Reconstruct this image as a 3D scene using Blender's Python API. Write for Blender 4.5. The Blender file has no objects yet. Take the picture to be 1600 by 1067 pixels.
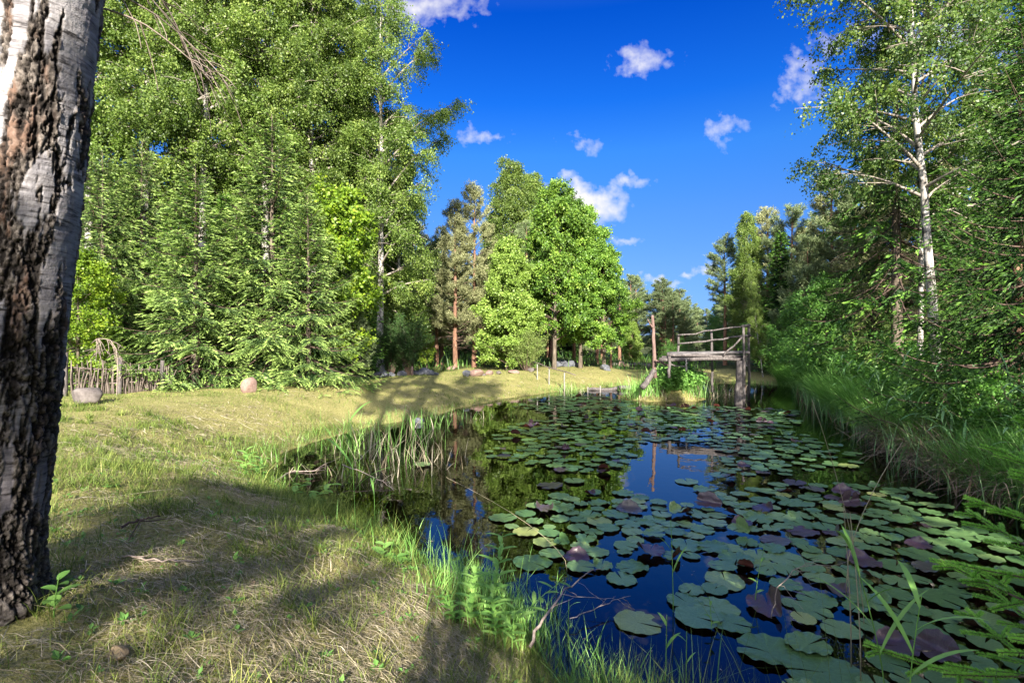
import bpy, math
import numpy as np
from math import radians, sin, cos, pi

SC = bpy.context.scene
COL = SC.collection
# ---------------------------------------------------------------- camera
CAM_Z = 2.0
F = 800.0                                  # focal length in pixels of the 1600 px wide photograph
cd = bpy.data.cameras.new('camera'); cd.lens = 18.0; cd.sensor_width = 36.0
cd.clip_start = 0.05; cd.clip_end = 2000
cam = bpy.data.objects.new('camera', cd); COL.objects.link(cam)
cam.location = (0, 0, CAM_Z); cam.rotation_euler = (radians(90), 0, 0)
SC.camera = cam
# ---------------------------------------------------------------- light
SUN_EL = radians(25)
SH = np.array([-0.08, 0.9968])             # direction in which shadows fall on the ground
sd = bpy.data.lights.new('sun', 'SUN'); sd.energy = 4.3; sd.angle = radians(0.53); sd.color = (1.0, 0.92, 0.79)
sun = bpy.data.objects.new('sun', sd); COL.objects.link(sun)
from mathutils import Vector
_d = Vector((SH[0]*cos(SUN_EL), SH[1]*cos(SUN_EL), -sin(SUN_EL)))
sun.rotation_euler = _d.to_track_quat('-Z', 'Y').to_euler(); sun.location = (10, -20, 30)
w = bpy.data.worlds.new('World'); SC.world = w; w.use_nodes = True
def ramp(nt, src, stops):
    r = nt.nodes.new('ShaderNodeValToRGB'); e = r.color_ramp.elements
    while len(e) < len(stops): e.new(0.5)
    for q, (p, c) in zip(e, stops): q.position = p; q.color = (*c, 1)
    nt.links.new(src, r.inputs[0]); return r.outputs[0]
def build_world():
    nt = w.node_tree; N = nt.nodes; L = nt.links; N.clear()
    out = N.new('ShaderNodeOutputWorld'); bg = N.new('ShaderNodeBackground')
    sky = N.new('ShaderNodeTexSky'); sky.sky_type = 'NISHITA'; sky.sun_disc = False
    sky.sun_elevation = SUN_EL
    sky.sun_rotation = math.atan2(-SH[0], -SH[1])      # clockwise from +Y, towards the sun
    sky.altitude = 100; sky.air_density = 1.0; sky.dust_density = 0.15; sky.ozone_density = 3.5
    hs = N.new('ShaderNodeHueSaturation'); hs.inputs['Saturation'].default_value = 1.0
    L.new(sky.outputs[0], hs.inputs['Color'])
    tc = N.new('ShaderNodeTexCoord'); sp = N.new('ShaderNodeSeparateXYZ'); L.new(tc.outputs['Generated'], sp.inputs[0])
    def m(op, a, b=None, c=None, clamp=False):
        n = N.new('ShaderNodeMath'); n.operation = op; n.use_clamp = clamp
        for i, q in enumerate((a, b, c)):
            if q is None: continue
            if isinstance(q, (int, float)): n.inputs[i].default_value = q
            else: L.new(q, n.inputs[i])
        return n.outputs[0]
    y = m('MAXIMUM', sp.outputs['Y'], 0.05)
    u = m('DIVIDE', sp.outputs['X'], y); v = m('DIVIDE', sp.outputs['Z'], y)
    cb = N.new('ShaderNodeCombineXYZ'); L.new(u, cb.inputs[0]); L.new(v, cb.inputs[1])
    nz = N.new('ShaderNodeTexNoise'); nz.inputs['Scale'].default_value = 14; nz.inputs['Detail'].default_value = 7
    nz.inputs['Roughness'].default_value = 0.6; L.new(cb.outputs[0], nz.inputs['Vector'])
    nz2 = N.new('ShaderNodeTexNoise'); nz2.inputs['Scale'].default_value = 45; nz2.inputs['Detail'].default_value = 5
    L.new(cb.outputs[0], nz2.inputs['Vector'])
    wv = N.new('ShaderNodeVectorMath'); wv.operation = 'MULTIPLY_ADD'
    L.new(nz.outputs['Color'], wv.inputs[0]); wv.inputs[1].default_value = (0.10, 0.10, 0); wv.inputs[2].default_value = (-0.05, -0.05, 0)
    ad = N.new('ShaderNodeVectorMath'); ad.operation = 'ADD'; L.new(cb.outputs[0], ad.inputs[0]); L.new(wv.outputs[0], ad.inputs[1])
    clouds = [  # centre and half size in the photograph's pixels, density
        (650, 12, 120, 34, .9), (1008, 92, 48, 24, .62), (1255, 120, 36, 50, .6), (1140, 198, 34, 20, .42), (762, 212, 42, 12, .5),
        (918, 222, 24, 12, .3), (905, 316, 92, 42, 1.7), (985, 283, 38, 12, .55), (888, 275, 18, 10, .45), (978, 377, 28, 10, .6),
        (1032, 436, 34, 11, 1.1), (1075, 420, 15, 8, .8), (1112, 414, 20, 16, 1.0), (1480, 60, 150, 60, .8), (1560, 230, 90, 50, .7),
        (930, 292, 30, 12, .5), (380, 40, 140, 50, .5), (1300, 60, 30, 20, .5)]
    tot = None
    for cx, cy, rx, ry, dn in clouds:
        s = N.new('ShaderNodeVectorMath'); s.operation = 'SUBTRACT'; L.new(ad.outputs[0], s.inputs[0]); s.inputs[1].default_value = ((cx-800)/F, (533-cy)/F, 0)
        k = N.new('ShaderNodeVectorMath'); k.operation = 'MULTIPLY'; L.new(s.outputs[0], k.inputs[0]); k.inputs[1].default_value = (1.12*F/rx, 1.12*F/ry, 0)
        ln = N.new('ShaderNodeVectorMath'); ln.operation = 'LENGTH'; L.new(k.outputs[0], ln.inputs[0])
        d = m('MULTIPLY_ADD', ln.outputs['Value'], -dn, dn*1.05)
        tot = d if tot is None else m('MAXIMUM', tot, d)
    a = m('MULTIPLY_ADD', nz.outputs['Fac'], 1.3, -0.62)
    b = m('MULTIPLY_ADD', nz2.outputs['Fac'], 1.5, -0.75)
    dens = m('ADD', m('ADD', tot, a), b)
    dens = m('MULTIPLY', dens, 0.8, clamp=True)
    dens = m('MULTIPLY', dens, m('GREATER_THAN', sp.outputs['Y'], 0.06))
    # broken white cloud added in the unseen sky behind the viewpoint to fill shade
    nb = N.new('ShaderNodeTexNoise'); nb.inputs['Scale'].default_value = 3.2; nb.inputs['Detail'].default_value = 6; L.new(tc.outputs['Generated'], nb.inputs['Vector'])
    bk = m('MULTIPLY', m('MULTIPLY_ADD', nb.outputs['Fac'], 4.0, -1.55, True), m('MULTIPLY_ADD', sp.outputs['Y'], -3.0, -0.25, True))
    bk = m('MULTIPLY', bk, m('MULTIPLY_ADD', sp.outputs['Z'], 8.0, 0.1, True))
    gr = ramp(nt, sp.outputs['Z'], [(.02, (.10, .16, .38)), (.134, (.135, .205, .35)), (.235, (.125, .24, .424)), (.34, (.085, .275, .53)), (.42, (.025, .215, .57)), (.54, (.004, .151, .545)), (.75, (.3, .4, .75)), (1, (.3, .4, .75))])
    gm = N.new('ShaderNodeMix'); gm.data_type = 'RGBA'; gm.blend_type = 'MULTIPLY'; gm.inputs['Factor'].default_value = 1; L.new(hs.outputs[0], gm.inputs['A']); L.new(gr, gm.inputs['B'])
    mx = N.new('ShaderNodeMix'); mx.data_type = 'RGBA'; L.new(dens, mx.inputs['Factor'])
    L.new(gm.outputs['Result'], mx.inputs['A']); mx.inputs['B'].default_value = (2.7, 2.65, 2.72, 1)
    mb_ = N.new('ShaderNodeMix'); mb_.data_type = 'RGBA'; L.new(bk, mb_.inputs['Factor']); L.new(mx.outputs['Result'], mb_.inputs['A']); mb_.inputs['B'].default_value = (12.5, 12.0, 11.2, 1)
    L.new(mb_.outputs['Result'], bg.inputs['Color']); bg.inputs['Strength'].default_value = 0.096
    L.new(bg.outputs[0], out.inputs['Surface'])
build_world()
SC.view_settings.view_transform = 'Standard'; SC.view_settings.look = 'None'
SC.view_settings.exposure = 2.0; SC.view_settings.gamma = 1.0
SC.cycles.max_bounces = 7; SC.cycles.diffuse_bounces = 4; SC.cycles.glossy_bounces = 3
SC.cycles.transmission_bounces = 4; SC.cycles.transparent_max_bounces = 6
SC.cycles.caustics_reflective = False; SC.cycles.caustics_refractive = False
SC.cycles.use_denoising = True
try: SC.cycles.denoiser = 'OPENIMAGEDENOISE'
except Exception: pass
SC.cycles.sample_clamp_indirect = 4.0

# ---------------------------------------------------------------- helpers
def U(v):
    v = np.asarray(v, float); return v / (np.linalg.norm(v, axis=-1, keepdims=True) + 1e-9)
def smooth(t):
    t = np.clip(t, 0, 1); return t*t*(3-2*t)
def _hash(ix, iy, iz, seed):
    h = (ix.astype(np.int64)*374761393 + iy.astype(np.int64)*668265263 + iz.astype(np.int64)*2147483647 + seed*144269) & 0xFFFFFFFF
    h = ((h ^ (h >> 13)) * 1274126177) & 0xFFFFFFFF
    h = h ^ (h >> 16)
    return (h & 0xFFFFFF) / float(0xFFFFFF)
def vnoise(x, y, z=0.0, seed=0):
    x, y, z = np.broadcast_arrays(np.asarray(x, float), np.asarray(y, float), np.asarray(z, float))
    ix, iy, iz = np.floor(x), np.floor(y), np.floor(z)
    fx, fy, fz = smooth(x-ix), smooth(y-iy), smooth(z-iz)
    r = 0
    for a in (0, 1):
        for b in (0, 1):
            for c in (0, 1):
                r = r + _hash(ix+a, iy+b, iz+c, seed)*(fx if a else 1-fx)*(fy if b else 1-fy)*(fz if c else 1-fz)
    return r
def fbm(x, y, z=0.0, seed=0, o=4, lac=2.1, gain=.5):
    r, amp, tot = 0, 1.0, 0.0
    x = np.asarray(x, float); y = np.asarray(y, float); z = np.asarray(z, float)
    for i in range(o):
        r = r + amp*vnoise(x, y, z, seed+i*17); tot += amp; amp *= gain
        x, y, z = x*lac, y*lac, z*lac
    return r/tot

class MB:
    """collects polygons (arrays) and links them as ONE mesh"""
    def __init__(s): s.v = []; s.f = []; s.a = []; s.n = 0; s.mi = []
    def add(s, verts, faces, attr=0.5, mi=0):
        verts = np.asarray(verts, float).reshape(-1, 3); faces = np.asarray(faces, np.int64)
        if len(faces) == 0: return
        s.v.append(verts); s.f.append(faces + s.n); s.n += len(verts)
        s.a.append(np.broadcast_to(np.asarray(attr, float), (len(faces),)).copy()); s.mi.append(np.full(len(faces), mi, np.int32))
    def mesh(s, name, mats, smooth_=False):
        me = bpy.data.meshes.new(name)
        V = np.concatenate(s.v) if s.v else np.zeros((0, 3))
        me.vertices.add(len(V)); me.vertices.foreach_set('co', V.astype(np.float32).ravel())
        nl = sum(f.size for f in s.f); nf = sum(len(f) for f in s.f)
        me.loops.add(nl); me.polygons.add(nf)
        me.loops.foreach_set('vertex_index', np.concatenate([f.ravel() for f in s.f]).astype(np.int32))
        tot = np.concatenate([np.full(len(f), f.shape[1]) for f in s.f])
        st = np.concatenate([[0], np.cumsum(tot)[:-1]]).astype(np.int32)
        me.polygons.foreach_set('loop_start', st)
        try: me.polygons.foreach_set('loop_total', tot.astype(np.int32))
        except Exception: pass
        mats = mats if isinstance(mats, (list, tuple)) else [mats]
        for m in mats: me.materials.append(m)
        if len(mats) > 1: me.polygons.foreach_set('material_index', np.concatenate(s.mi))
        me.polygons.foreach_set('use_smooth', np.full(nf, smooth_, bool))
        at = me.attributes.new('v', 'FLOAT', 'FACE'); at.data.foreach_set('value', np.concatenate(s.a).astype(np.float32))
        me.update(calc_edges=True); me.validate(clean_customdata=False)
        return me
    def build(s, name, mats, parent=None, smooth_=False):
        return link(name, s.mesh(name, mats, smooth_), parent)
def link(name, me, parent=None, loc=None, rot=None, scale=None):
    o = bpy.data.objects.new(name, me); COL.objects.link(o)
    if parent is not None: o.parent = parent
    if loc is not None: o.location = loc
    if rot is not None: o.rotation_euler = rot
    if scale is not None: o.scale = scale
    return o
def tag(o, label=None, cat=None, group=None, kind=None):
    if label: o['label'] = label
    if cat: o['category'] = cat
    if group: o['group'] = group
    if kind: o['kind'] = kind
    return o
def thing(name, label, cat, loc=(0, 0, 0), rz=0.0, group=None, scale=None, rot=None):
    o = link(name, None, None, tuple(float(q) for q in loc), rot or (0, 0, rz), scale)
    return tag(o, label, cat, group)

def basis(t):
    t = U(t); ref = np.where(np.abs(t[..., 2:3]) < .9, np.array([0, 0, 1.0]), np.array([1.0, 0, 0]))
    a = U(np.cross(t, ref)); b = np.cross(t, a); return a, b
def tube(mb, P, R, n=6, attr=.5, cap=True, mi=0):
    P = np.asarray(P, float); R = np.broadcast_to(np.asarray(R, float), (len(P),))
    T = np.gradient(P, axis=0); a, b = basis(T)
    for i in range(1, len(P)):                        # keep the ring from twisting
        a[i] = U(a[i-1] - T[i]*np.dot(a[i-1], T[i])/(np.dot(T[i], T[i])+1e-9)); b[i] = np.cross(U(T[i]), a[i])
    th = np.arange(n)*2*pi/n
    V = P[:, None] + R[:, None, None]*(np.cos(th)[None, :, None]*a[:, None] + np.sin(th)[None, :, None]*b[:, None])
    k = len(P); i = np.arange(k-1)[:, None]*n; j = np.arange(n)[None]; j2 = (j+1) % n
    Fq = np.stack([i+j, i+j2, i+n+j2, i+n+j], -1).reshape(-1, 4)
    base = mb.n
    mb.add(V.reshape(-1, 3), Fq, attr, mi)
    if cap and n >= 3:
        for e, flip in ((0, True), (k-1, False)):
            idx = np.arange(n) + e*n
            mb.f.append((idx[::-1] if flip else idx)[None] + base); mb.a.append(np.array([float(np.mean(attr))])); mb.mi.append(np.array([mi], np.int32))
def diamonds(mb, C, D, Nn, L, W, attr, fold=0.0, mi=0, wide=.45):
    """leaves: one rhombic face each from C along D"""
    S = U(np.cross(D, Nn)); L = np.asarray(L)[:, None]; W = np.asarray(W)[:, None]; Nu = U(Nn)
    A = C; B = C + D*L*wide + S*W*.5 + Nu*fold*W; T = C + D*L; E = C + D*L*wide - S*W*.5 + Nu*fold*W
    V = np.stack([A, B, T, E], 1); n = len(C)
    if fold:
        f = (np.arange(n)[:, None]*4); Q = np.concatenate([f+np.array([[0, 1, 2]]), f+np.array([[0, 2, 3]])])
        mb.add(V.reshape(-1, 3), Q, np.concatenate([attr, attr]) if np.ndim(attr) else attr, mi)
    else:
        mb.add(V.reshape(-1, 3), np.arange(n*4).reshape(n, 4), attr, mi)
def blades(mb, P, A, L, W, bend, nseg, attr, rng, lean=None, mi=0, fold=False):
    """grass blades: P base, A azimuth the blade leans to, bend 0..1.6 rad total curve"""
    n = len(P); L = np.broadcast_to(L, (n,)); W = np.broadcast_to(W, (n,)); bend = np.broadcast_to(bend, (n,))
    lean = np.broadcast_to(rng.uniform(.05, .4, n) if lean is None else lean, (n,))
    h = np.stack([np.cos(A), np.sin(A), np.zeros(n)], -1); tw = A + pi/2 + rng.uniform(-.8, .8, n)
    S = np.stack([np.cos(tw), np.sin(tw), np.zeros(n)], -1)
    rows = []; p = np.asarray(P, float).copy()
    for i in range(nseg+1):
        t = i/nseg; wv = W*np.sqrt(max(0.0, 1-t**1.6))*(.75+.25*min(1, t*4)) + .0002
        rows.append(p - S*wv[:, None]*.5); rows.append(p + S*wv[:, None]*.5)
        ang = lean + bend*((i+.5)/nseg)**1.3
        p = p + (h*np.sin(ang)[:, None] + np.array([0, 0, 1.0])*np.cos(ang)[:, None])*(L/nseg)[:, None]
    V = np.stack(rows, 1); k = 2*(nseg+1); q = []
    for i in range(nseg): q.append([2*i, 2*i+1, 2*i+3, 2*i+2])
    Fq = (np.arange(n)[:, None, None]*k + np.array(q)[None]).reshape(-1, 4)
    mb.add(V.reshape(-1, 3), Fq, np.repeat(np.broadcast_to(attr, (n,)), nseg), mi)

# ---------------------------------------------------------------- materials
def new_mat(name):
    m = bpy.data.materials.new(name); m.use_nodes = True; nt = m.node_tree; nt.nodes.clear()
    o = nt.nodes.new('ShaderNodeOutputMaterial'); return m, nt, o
def leaf_mat(name, stops, trans=.35, rough=.5, spec=.35, objvar=.3, tint=(1.0, 1.15, .55), gain=1.5):
    stops = [(q, tuple(min(.8, gain*z) for z in c)) for q, c in stops]
    m, nt, o = new_mat(name); N = nt.nodes; L = nt.links
    at = N.new('ShaderNodeAttribute'); at.attribute_name = 'v'
    col = ramp(nt, at.outputs['Fac'], stops)
    oi = N.new('ShaderNodeObjectInfo')
    mr = N.new('ShaderNodeMapRange'); L.new(oi.outputs['Random'], mr.inputs[0]); mr.inputs[3].default_value = 1-objvar*.5; mr.inputs[4].default_value = 1+objvar*.5
    hv = N.new('ShaderNodeHueSaturation'); L.new(col, hv.inputs['Color']); L.new(mr.outputs[0], hv.inputs['Value'])
    b = N.new('ShaderNodeBsdfPrincipled'); L.new(hv.outputs[0], b.inputs['Base Color']); b.inputs['Roughness'].default_value = rough
    b.inputs['Specular IOR Level'].default_value = spec
    t = N.new('ShaderNodeBsdfTranslucent')
    tm = N.new('ShaderNodeMix'); tm.data_type = 'RGBA'; tm.blend_type = 'MULTIPLY'; tm.inputs['Factor'].default_value = 1
    L.new(hv.outputs[0], tm.inputs['A']); tm.inputs['B'].default_value = (*tint, 1); L.new(tm.outputs['Result'], t.inputs['Color'])
    mx = N.new('ShaderNodeMixShader'); mx.inputs[0].default_value = trans
    L.new(b.outputs[0], mx.inputs[1]); L.new(t.outputs[0], mx.inputs[2]); L.new(mx.outputs[0], o.inputs['Surface'])
    return m
def rough_mat(name, stops, scale=(8, 8, 8), detail=6, rough=.85, bump=.3, dist=.02, coords='Object', spec=.25, noise_rough=.6, contrast=None):
    m, nt, o = new_mat(name); N = nt.nodes; L = nt.links
    tc = N.new('ShaderNodeTexCoord'); mp = N.new('ShaderNodeMapping'); L.new(tc.outputs[coords], mp.inputs[0]); mp.inputs['Scale'].default_value = scale
    nz = N.new('ShaderNodeTexNoise'); nz.inputs['Scale'].default_value = 1; nz.inputs['Detail'].default_value = detail; nz.inputs['Roughness'].default_value = noise_rough
    L.new(mp.outputs[0], nz.inputs[0])
    col = ramp(nt, nz.outputs['Fac'], stops)
    b = N.new('ShaderNodeBsdfPrincipled'); L.new(col, b.inputs['Base Color']); b.inputs['Roughness'].default_value = rough; b.inputs['Specular IOR Level'].default_value = spec
    bp = N.new('ShaderNodeBump'); bp.inputs['Strength'].default_value = bump; bp.inputs['Distance'].default_value = dist
    L.new(nz.outputs['Fac'], bp.inputs['Height']); L.new(bp.outputs[0], b.inputs['Normal']); L.new(b.outputs[0], o.inputs['Surface'])
    return m
M = {}
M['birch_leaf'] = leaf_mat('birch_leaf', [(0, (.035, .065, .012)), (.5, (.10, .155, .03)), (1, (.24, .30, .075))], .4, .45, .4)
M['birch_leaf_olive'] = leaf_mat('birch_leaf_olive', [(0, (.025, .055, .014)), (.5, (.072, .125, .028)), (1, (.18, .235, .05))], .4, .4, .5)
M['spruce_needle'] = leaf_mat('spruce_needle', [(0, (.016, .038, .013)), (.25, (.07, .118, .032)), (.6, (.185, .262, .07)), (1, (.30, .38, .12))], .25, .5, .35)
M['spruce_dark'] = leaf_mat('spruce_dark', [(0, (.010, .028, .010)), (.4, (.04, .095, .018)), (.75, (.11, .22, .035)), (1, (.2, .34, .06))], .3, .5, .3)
M['fresh_needle'] = leaf_mat('fresh_needle', [(0, (.07, .17, .025)), (.5, (.16, .34, .05)), (1, (.28, .5, .10))], .3, .45, .3, gain=1.75)
M['pine_needle'] = leaf_mat('pine_needle', [(0, (.04, .055, .028)), (.5, (.12, .16, .075)), (1, (.26, .3, .15))], .3, .55, .3, gain=1.7)
M['pine_dry'] = leaf_mat('pine_dry', [(0, (.08, .085, .04)), (.5, (.19, .2, .10)), (1, (.36, .37, .2))], .3, .55, .3, gain=1.75)
M['maple_leaf'] = leaf_mat('maple_leaf', [(0, (.03, .07, .012)), (.5, (.095, .18, .026)), (1, (.22, .31, .05))], .35, .45, .4)
M['linden_leaf'] = leaf_mat('linden_leaf', [(0, (.075, .125, .022)), (.5, (.17, .255, .048)), (1, (.28, .37, .09))], .35, .45, .4)
M['bright_leaf'] = leaf_mat('bright_leaf', [(0, (.045, .09, .010)), (.5, (.125, .20, .016)), (1, (.25, .30, .03))], .35, .45, .4)
M['juniper'] = leaf_mat('juniper', [(0, (.015, .035, .012)), (.5, (.04, .085, .022)), (1, (.09, .15, .04))], .15, .5, .3)
M['juniper_light'] = leaf_mat('juniper_light', [(0, (.05, .08, .02)), (.5, (.13, .18, .045)), (1, (.24, .29, .09))], .2, .5, .3)
M['willow_leaf'] = leaf_mat('willow_leaf', [(0, (.03, .08, .015)), (.5, (.07, .17, .03)), (1, (.16, .29, .06))], .35, .45, .4)
M['birch_bark'] = rough_mat('birch_bark', [(.38, (.03, .028, .026)), (.44, (.17, .155, .14)), (.53, (.38, .36, .335)), (.8, (.5, .48, .455))], (6, 6, 3.2), 6, .7, .3)
M['pine_bark'] = rough_mat('pine_bark', [(.3, (.09, .05, .035)), (.55, (.22, .12, .08)), (.75, (.32, .21, .15))], (9, 9, 2), 6, .9, .5)
M['grey_bark'] = rough_mat('grey_bark', [(.3, (.04, .032, .025)), (.55, (.13, .105, .08)), (.75, (.22, .19, .15))], (10, 10, 2), 6, .9, .5)
M['twig'] = rough_mat('twig', [(.3, (.05, .035, .028)), (.7, (.13, .09, .07))], (10, 10, 10), 3, .8, .2)
M['pale_twig'] = rough_mat('pale_twig', [(.3, (.16, .13, .11)), (.7, (.38, .34, .29))], (14, 14, 14), 3, .8, .2)
M['dead_twig'] = rough_mat('dead_twig', [(.3, (.16, .12, .10)), (.7, (.36, .3, .26))], (30, 30, 30), 3, .85, .2)
# ---------------------------------------------------------------- terrain
WATERLINE = np.array([(9, .6), (6.6, 1.2), (4.5, 1.7), (3, 1.95), (1.6, 2.2), (.75, 2.6), (.24, 3.0), (-.05, 3.7), (-.5, 4.35), (-1.14, 5.05), (-1.73, 5.75),
    (-2.4, 6.35), (-3.1, 7.0), (-3.65, 7.7), (-4.05, 9.0), (-3.9, 10.3), (-3.5, 11.7), (-2.6, 13), (-1.9, 14.3), (-1.1, 16.3), (-.2, 18.0), (1.8, 20.4), (5.1, 23.4),
    (8, 25.5), (11, 25.5), (12.4, 23), (12, 20.5), (10.5, 17.5), (9.3, 15), (8.5, 12.6), (7.3, 9.6), (6.3, 7.05), (6.2, 5.8), (6.9, 4.2), (8.5, 3)])
ISLAND = np.array([5.35, 18.0]); ISLAND_R = np.array([1.55, .95])
def shore_dist(x, y):
    """signed distance to the shore, positive on land"""
    x = np.asarray(x, float); y = np.asarray(y, float); P = WATERLINE; Q = np.roll(P, -1, 0)
    d = np.full(np.broadcast(x, y).shape, 1e9); ins = np.zeros(d.shape, bool)
    for (ax, ay), (bx, by) in zip(P, Q):
        ex, ey = bx-ax, by-ay; t = np.clip(((x-ax)*ex+(y-ay)*ey)/(ex*ex+ey*ey), 0, 1)
        d = np.minimum(d, np.hypot(x-ax-t*ex, y-ay-t*ey))
        c = ((ay > y) != (by > y)); xi = ex*(y-ay)/np.where(ey == 0, 1e-9, ey)+ax; ins ^= c & (x < xi)
    d = d*np.where(ins, -1.0, 1.0)
    d = d + (fbm(x*1.3, y*1.3, 0, 5, 3)-.5)*.35
    isl = (1-np.hypot((x-ISLAND[0])/ISLAND_R[0], (y-ISLAND[1])/ISLAND_R[1]))*.95 + (fbm(x*2, y*2, 0, 9, 2)-.5)*.25
    return np.maximum(d, isl)
def height(x, y):
    x = np.asarray(x, float); y = np.asarray(y, float)
    d = shore_dist(x, y)
    hb = .86 - .30*smooth((y-5)/20)
    hb = np.where(x > 4.5, hb*(1-.4*smooth((x-4.5)/2)), hb)
    isl = (np.hypot((x-ISLAND[0])/2.2, (y-ISLAND[1])/1.4) < 1); hb = np.where(isl, .42, hb)
    wd = 2.7 + .8*smooth((y-5)/16); wd = np.where(isl, 1.0, wd)
    t = np.clip(d/wd, 0, 1); z = hb*(.55*(1-(1-t)**2)+.45*smooth(t))
    tw = np.clip(-d/2.2, 0, 1); z = np.where(d < 0, -.95*(1-(1-tw)**2), z)
    g = smooth(d/.6)
    z = z + g*((fbm(x*.5, y*.5, 0, 21, 3)-.5)*.16 + (fbm(x*2.6, y*2.6, 0, 22, 3)-.5)*.075 + (fbm(x*9, y*9, 0, 23, 2)-.5)*.03)
    far = smooth((np.hypot(x, y-10)-60)/120); z = z + far*(fbm(x*.02, y*.02, 0, 31, 2))*5
    return z
def gz(x, y): return float(height(np.array([x]), np.array([y]))[0])
def at(px, D, py=None):
    """ground point under a column of the photograph at distance D"""
    X = (px-800)/F*D
    return np.array([X, D, gz(X, D) if py is None else CAM_Z-(py-533)/F*D])

def axis(lo, hi, step, out_lo, out_hi):
    c = list(np.arange(lo, hi+1e-6, step)); s = step; p = c[0]; L = []
    while p > out_lo: s *= 1.22; p -= s; L.append(p)
    s = step; p = c[-1]; R = []
    while p < out_hi: s *= 1.22; p += s; R.append(p)
    return np.array(L[::-1]+c+R)
def build_ground():
    xs = axis(-10, 10, .1, -400, 400); ys = axis(.6, 25, .1, -300, 700)
    X, Y = np.meshgrid(xs, ys); Z = height(X, Y)
    mb = MB(); nx, ny = len(xs), len(ys); i = np.arange(ny-1)[:, None]*nx; j = np.arange(nx-1)[None]
    Fq = np.stack([i+j, i+j+1, i+nx+j+1, i+nx+j], -1).reshape(-1, 4)
    mb.add(np.stack([X, Y, Z], -1), Fq)
    m, nt, o = new_mat('meadow_ground'); N = nt.nodes; L = nt.links
    def noise(scale, detail=5, rgh=.6):
        n = N.new('ShaderNodeTexNoise'); n.inputs['Scale'].default_value = scale; n.inputs['Detail'].default_value = detail; n.inputs['Roughness'].default_value = rgh
        L.new(tc.outputs['Object'], n.inputs['Vector']); return n.outputs['Fac']
    tc = N.new('ShaderNodeTexCoord')
    fine = ramp(nt, noise(38, 6, .75), [(.28, (.07, .075, .022)), (.45, (.21, .20, .065)), (.6, (.34, .31, .14)), (.78, (.46, .41, .24))])
    lawn = ramp(nt, noise(26, 6, .7), [(.3, (.12, .13, .035)), (.5, (.27, .255, .095)), (.72, (.40, .36, .18))])
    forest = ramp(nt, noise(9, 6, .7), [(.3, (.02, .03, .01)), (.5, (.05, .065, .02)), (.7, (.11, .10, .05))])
    mud = ramp(nt, noise(5, 6, .7), [(.3, (.03, .018, .008)), (.55, (.09, .05, .018)), (.75, (.16, .10, .035))])
    big = noise(.8, 4)
    def mixc(f, a, b):
        n = N.new('ShaderNodeMix'); n.data_type = 'RGBA'; L.new(f, n.inputs['Factor']); L.new(a, n.inputs['A']); L.new(b, n.inputs['B']); return n.outputs['Result']
    def vattr(nm):
        a = N.new('ShaderNodeAttribute'); a.attribute_name = nm; return a.outputs['Fac']
    def math_(op, a, b):
        n = N.new('ShaderNodeMath'); n.operation = op; n.use_clamp = True
        for k, q in enumerate((a, b)):
            if isinstance(q, (int, float)): n.inputs[k].default_value = q
            else: L.new(q, n.inputs[k])
        return n.outputs[0]
    c = mixc(vattr('mown'), fine, lawn)
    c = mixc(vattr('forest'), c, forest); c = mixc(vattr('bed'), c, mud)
    b = N.new('ShaderNodeBsdfPrincipled'); L.new(c, b.inputs['Base Color']); b.inputs['Roughness'].default_value = .95; b.inputs['Specular IOR Level'].default_value = .1
    bp = N.new('ShaderNodeBump'); bp.inputs['Strength'].default_value = .8; bp.inputs['Distance'].default_value = .03; L.new(noise(60, 4, .7), bp.inputs['Height'])
    L.new(bp.outputs[0], b.inputs['Normal']); L.new(b.outputs[0], o.inputs['Surface'])
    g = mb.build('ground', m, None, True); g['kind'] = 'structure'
    d = shore_dist(X, Y).ravel(); x, y = X.ravel(), Y.ravel()
    mown = smooth((d-2.0+(fbm(x*.9, y*.9, 0, 41, 3)-.5)*2.6)/1.2)
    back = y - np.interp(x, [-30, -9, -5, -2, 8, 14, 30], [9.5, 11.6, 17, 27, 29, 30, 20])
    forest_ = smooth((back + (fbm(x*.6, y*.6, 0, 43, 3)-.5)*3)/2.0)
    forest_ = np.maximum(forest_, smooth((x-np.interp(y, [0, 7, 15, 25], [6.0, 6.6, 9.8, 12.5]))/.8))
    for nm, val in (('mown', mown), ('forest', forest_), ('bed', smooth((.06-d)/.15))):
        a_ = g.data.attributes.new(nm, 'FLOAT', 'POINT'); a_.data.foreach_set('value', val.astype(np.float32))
    return g
build_ground()
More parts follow.
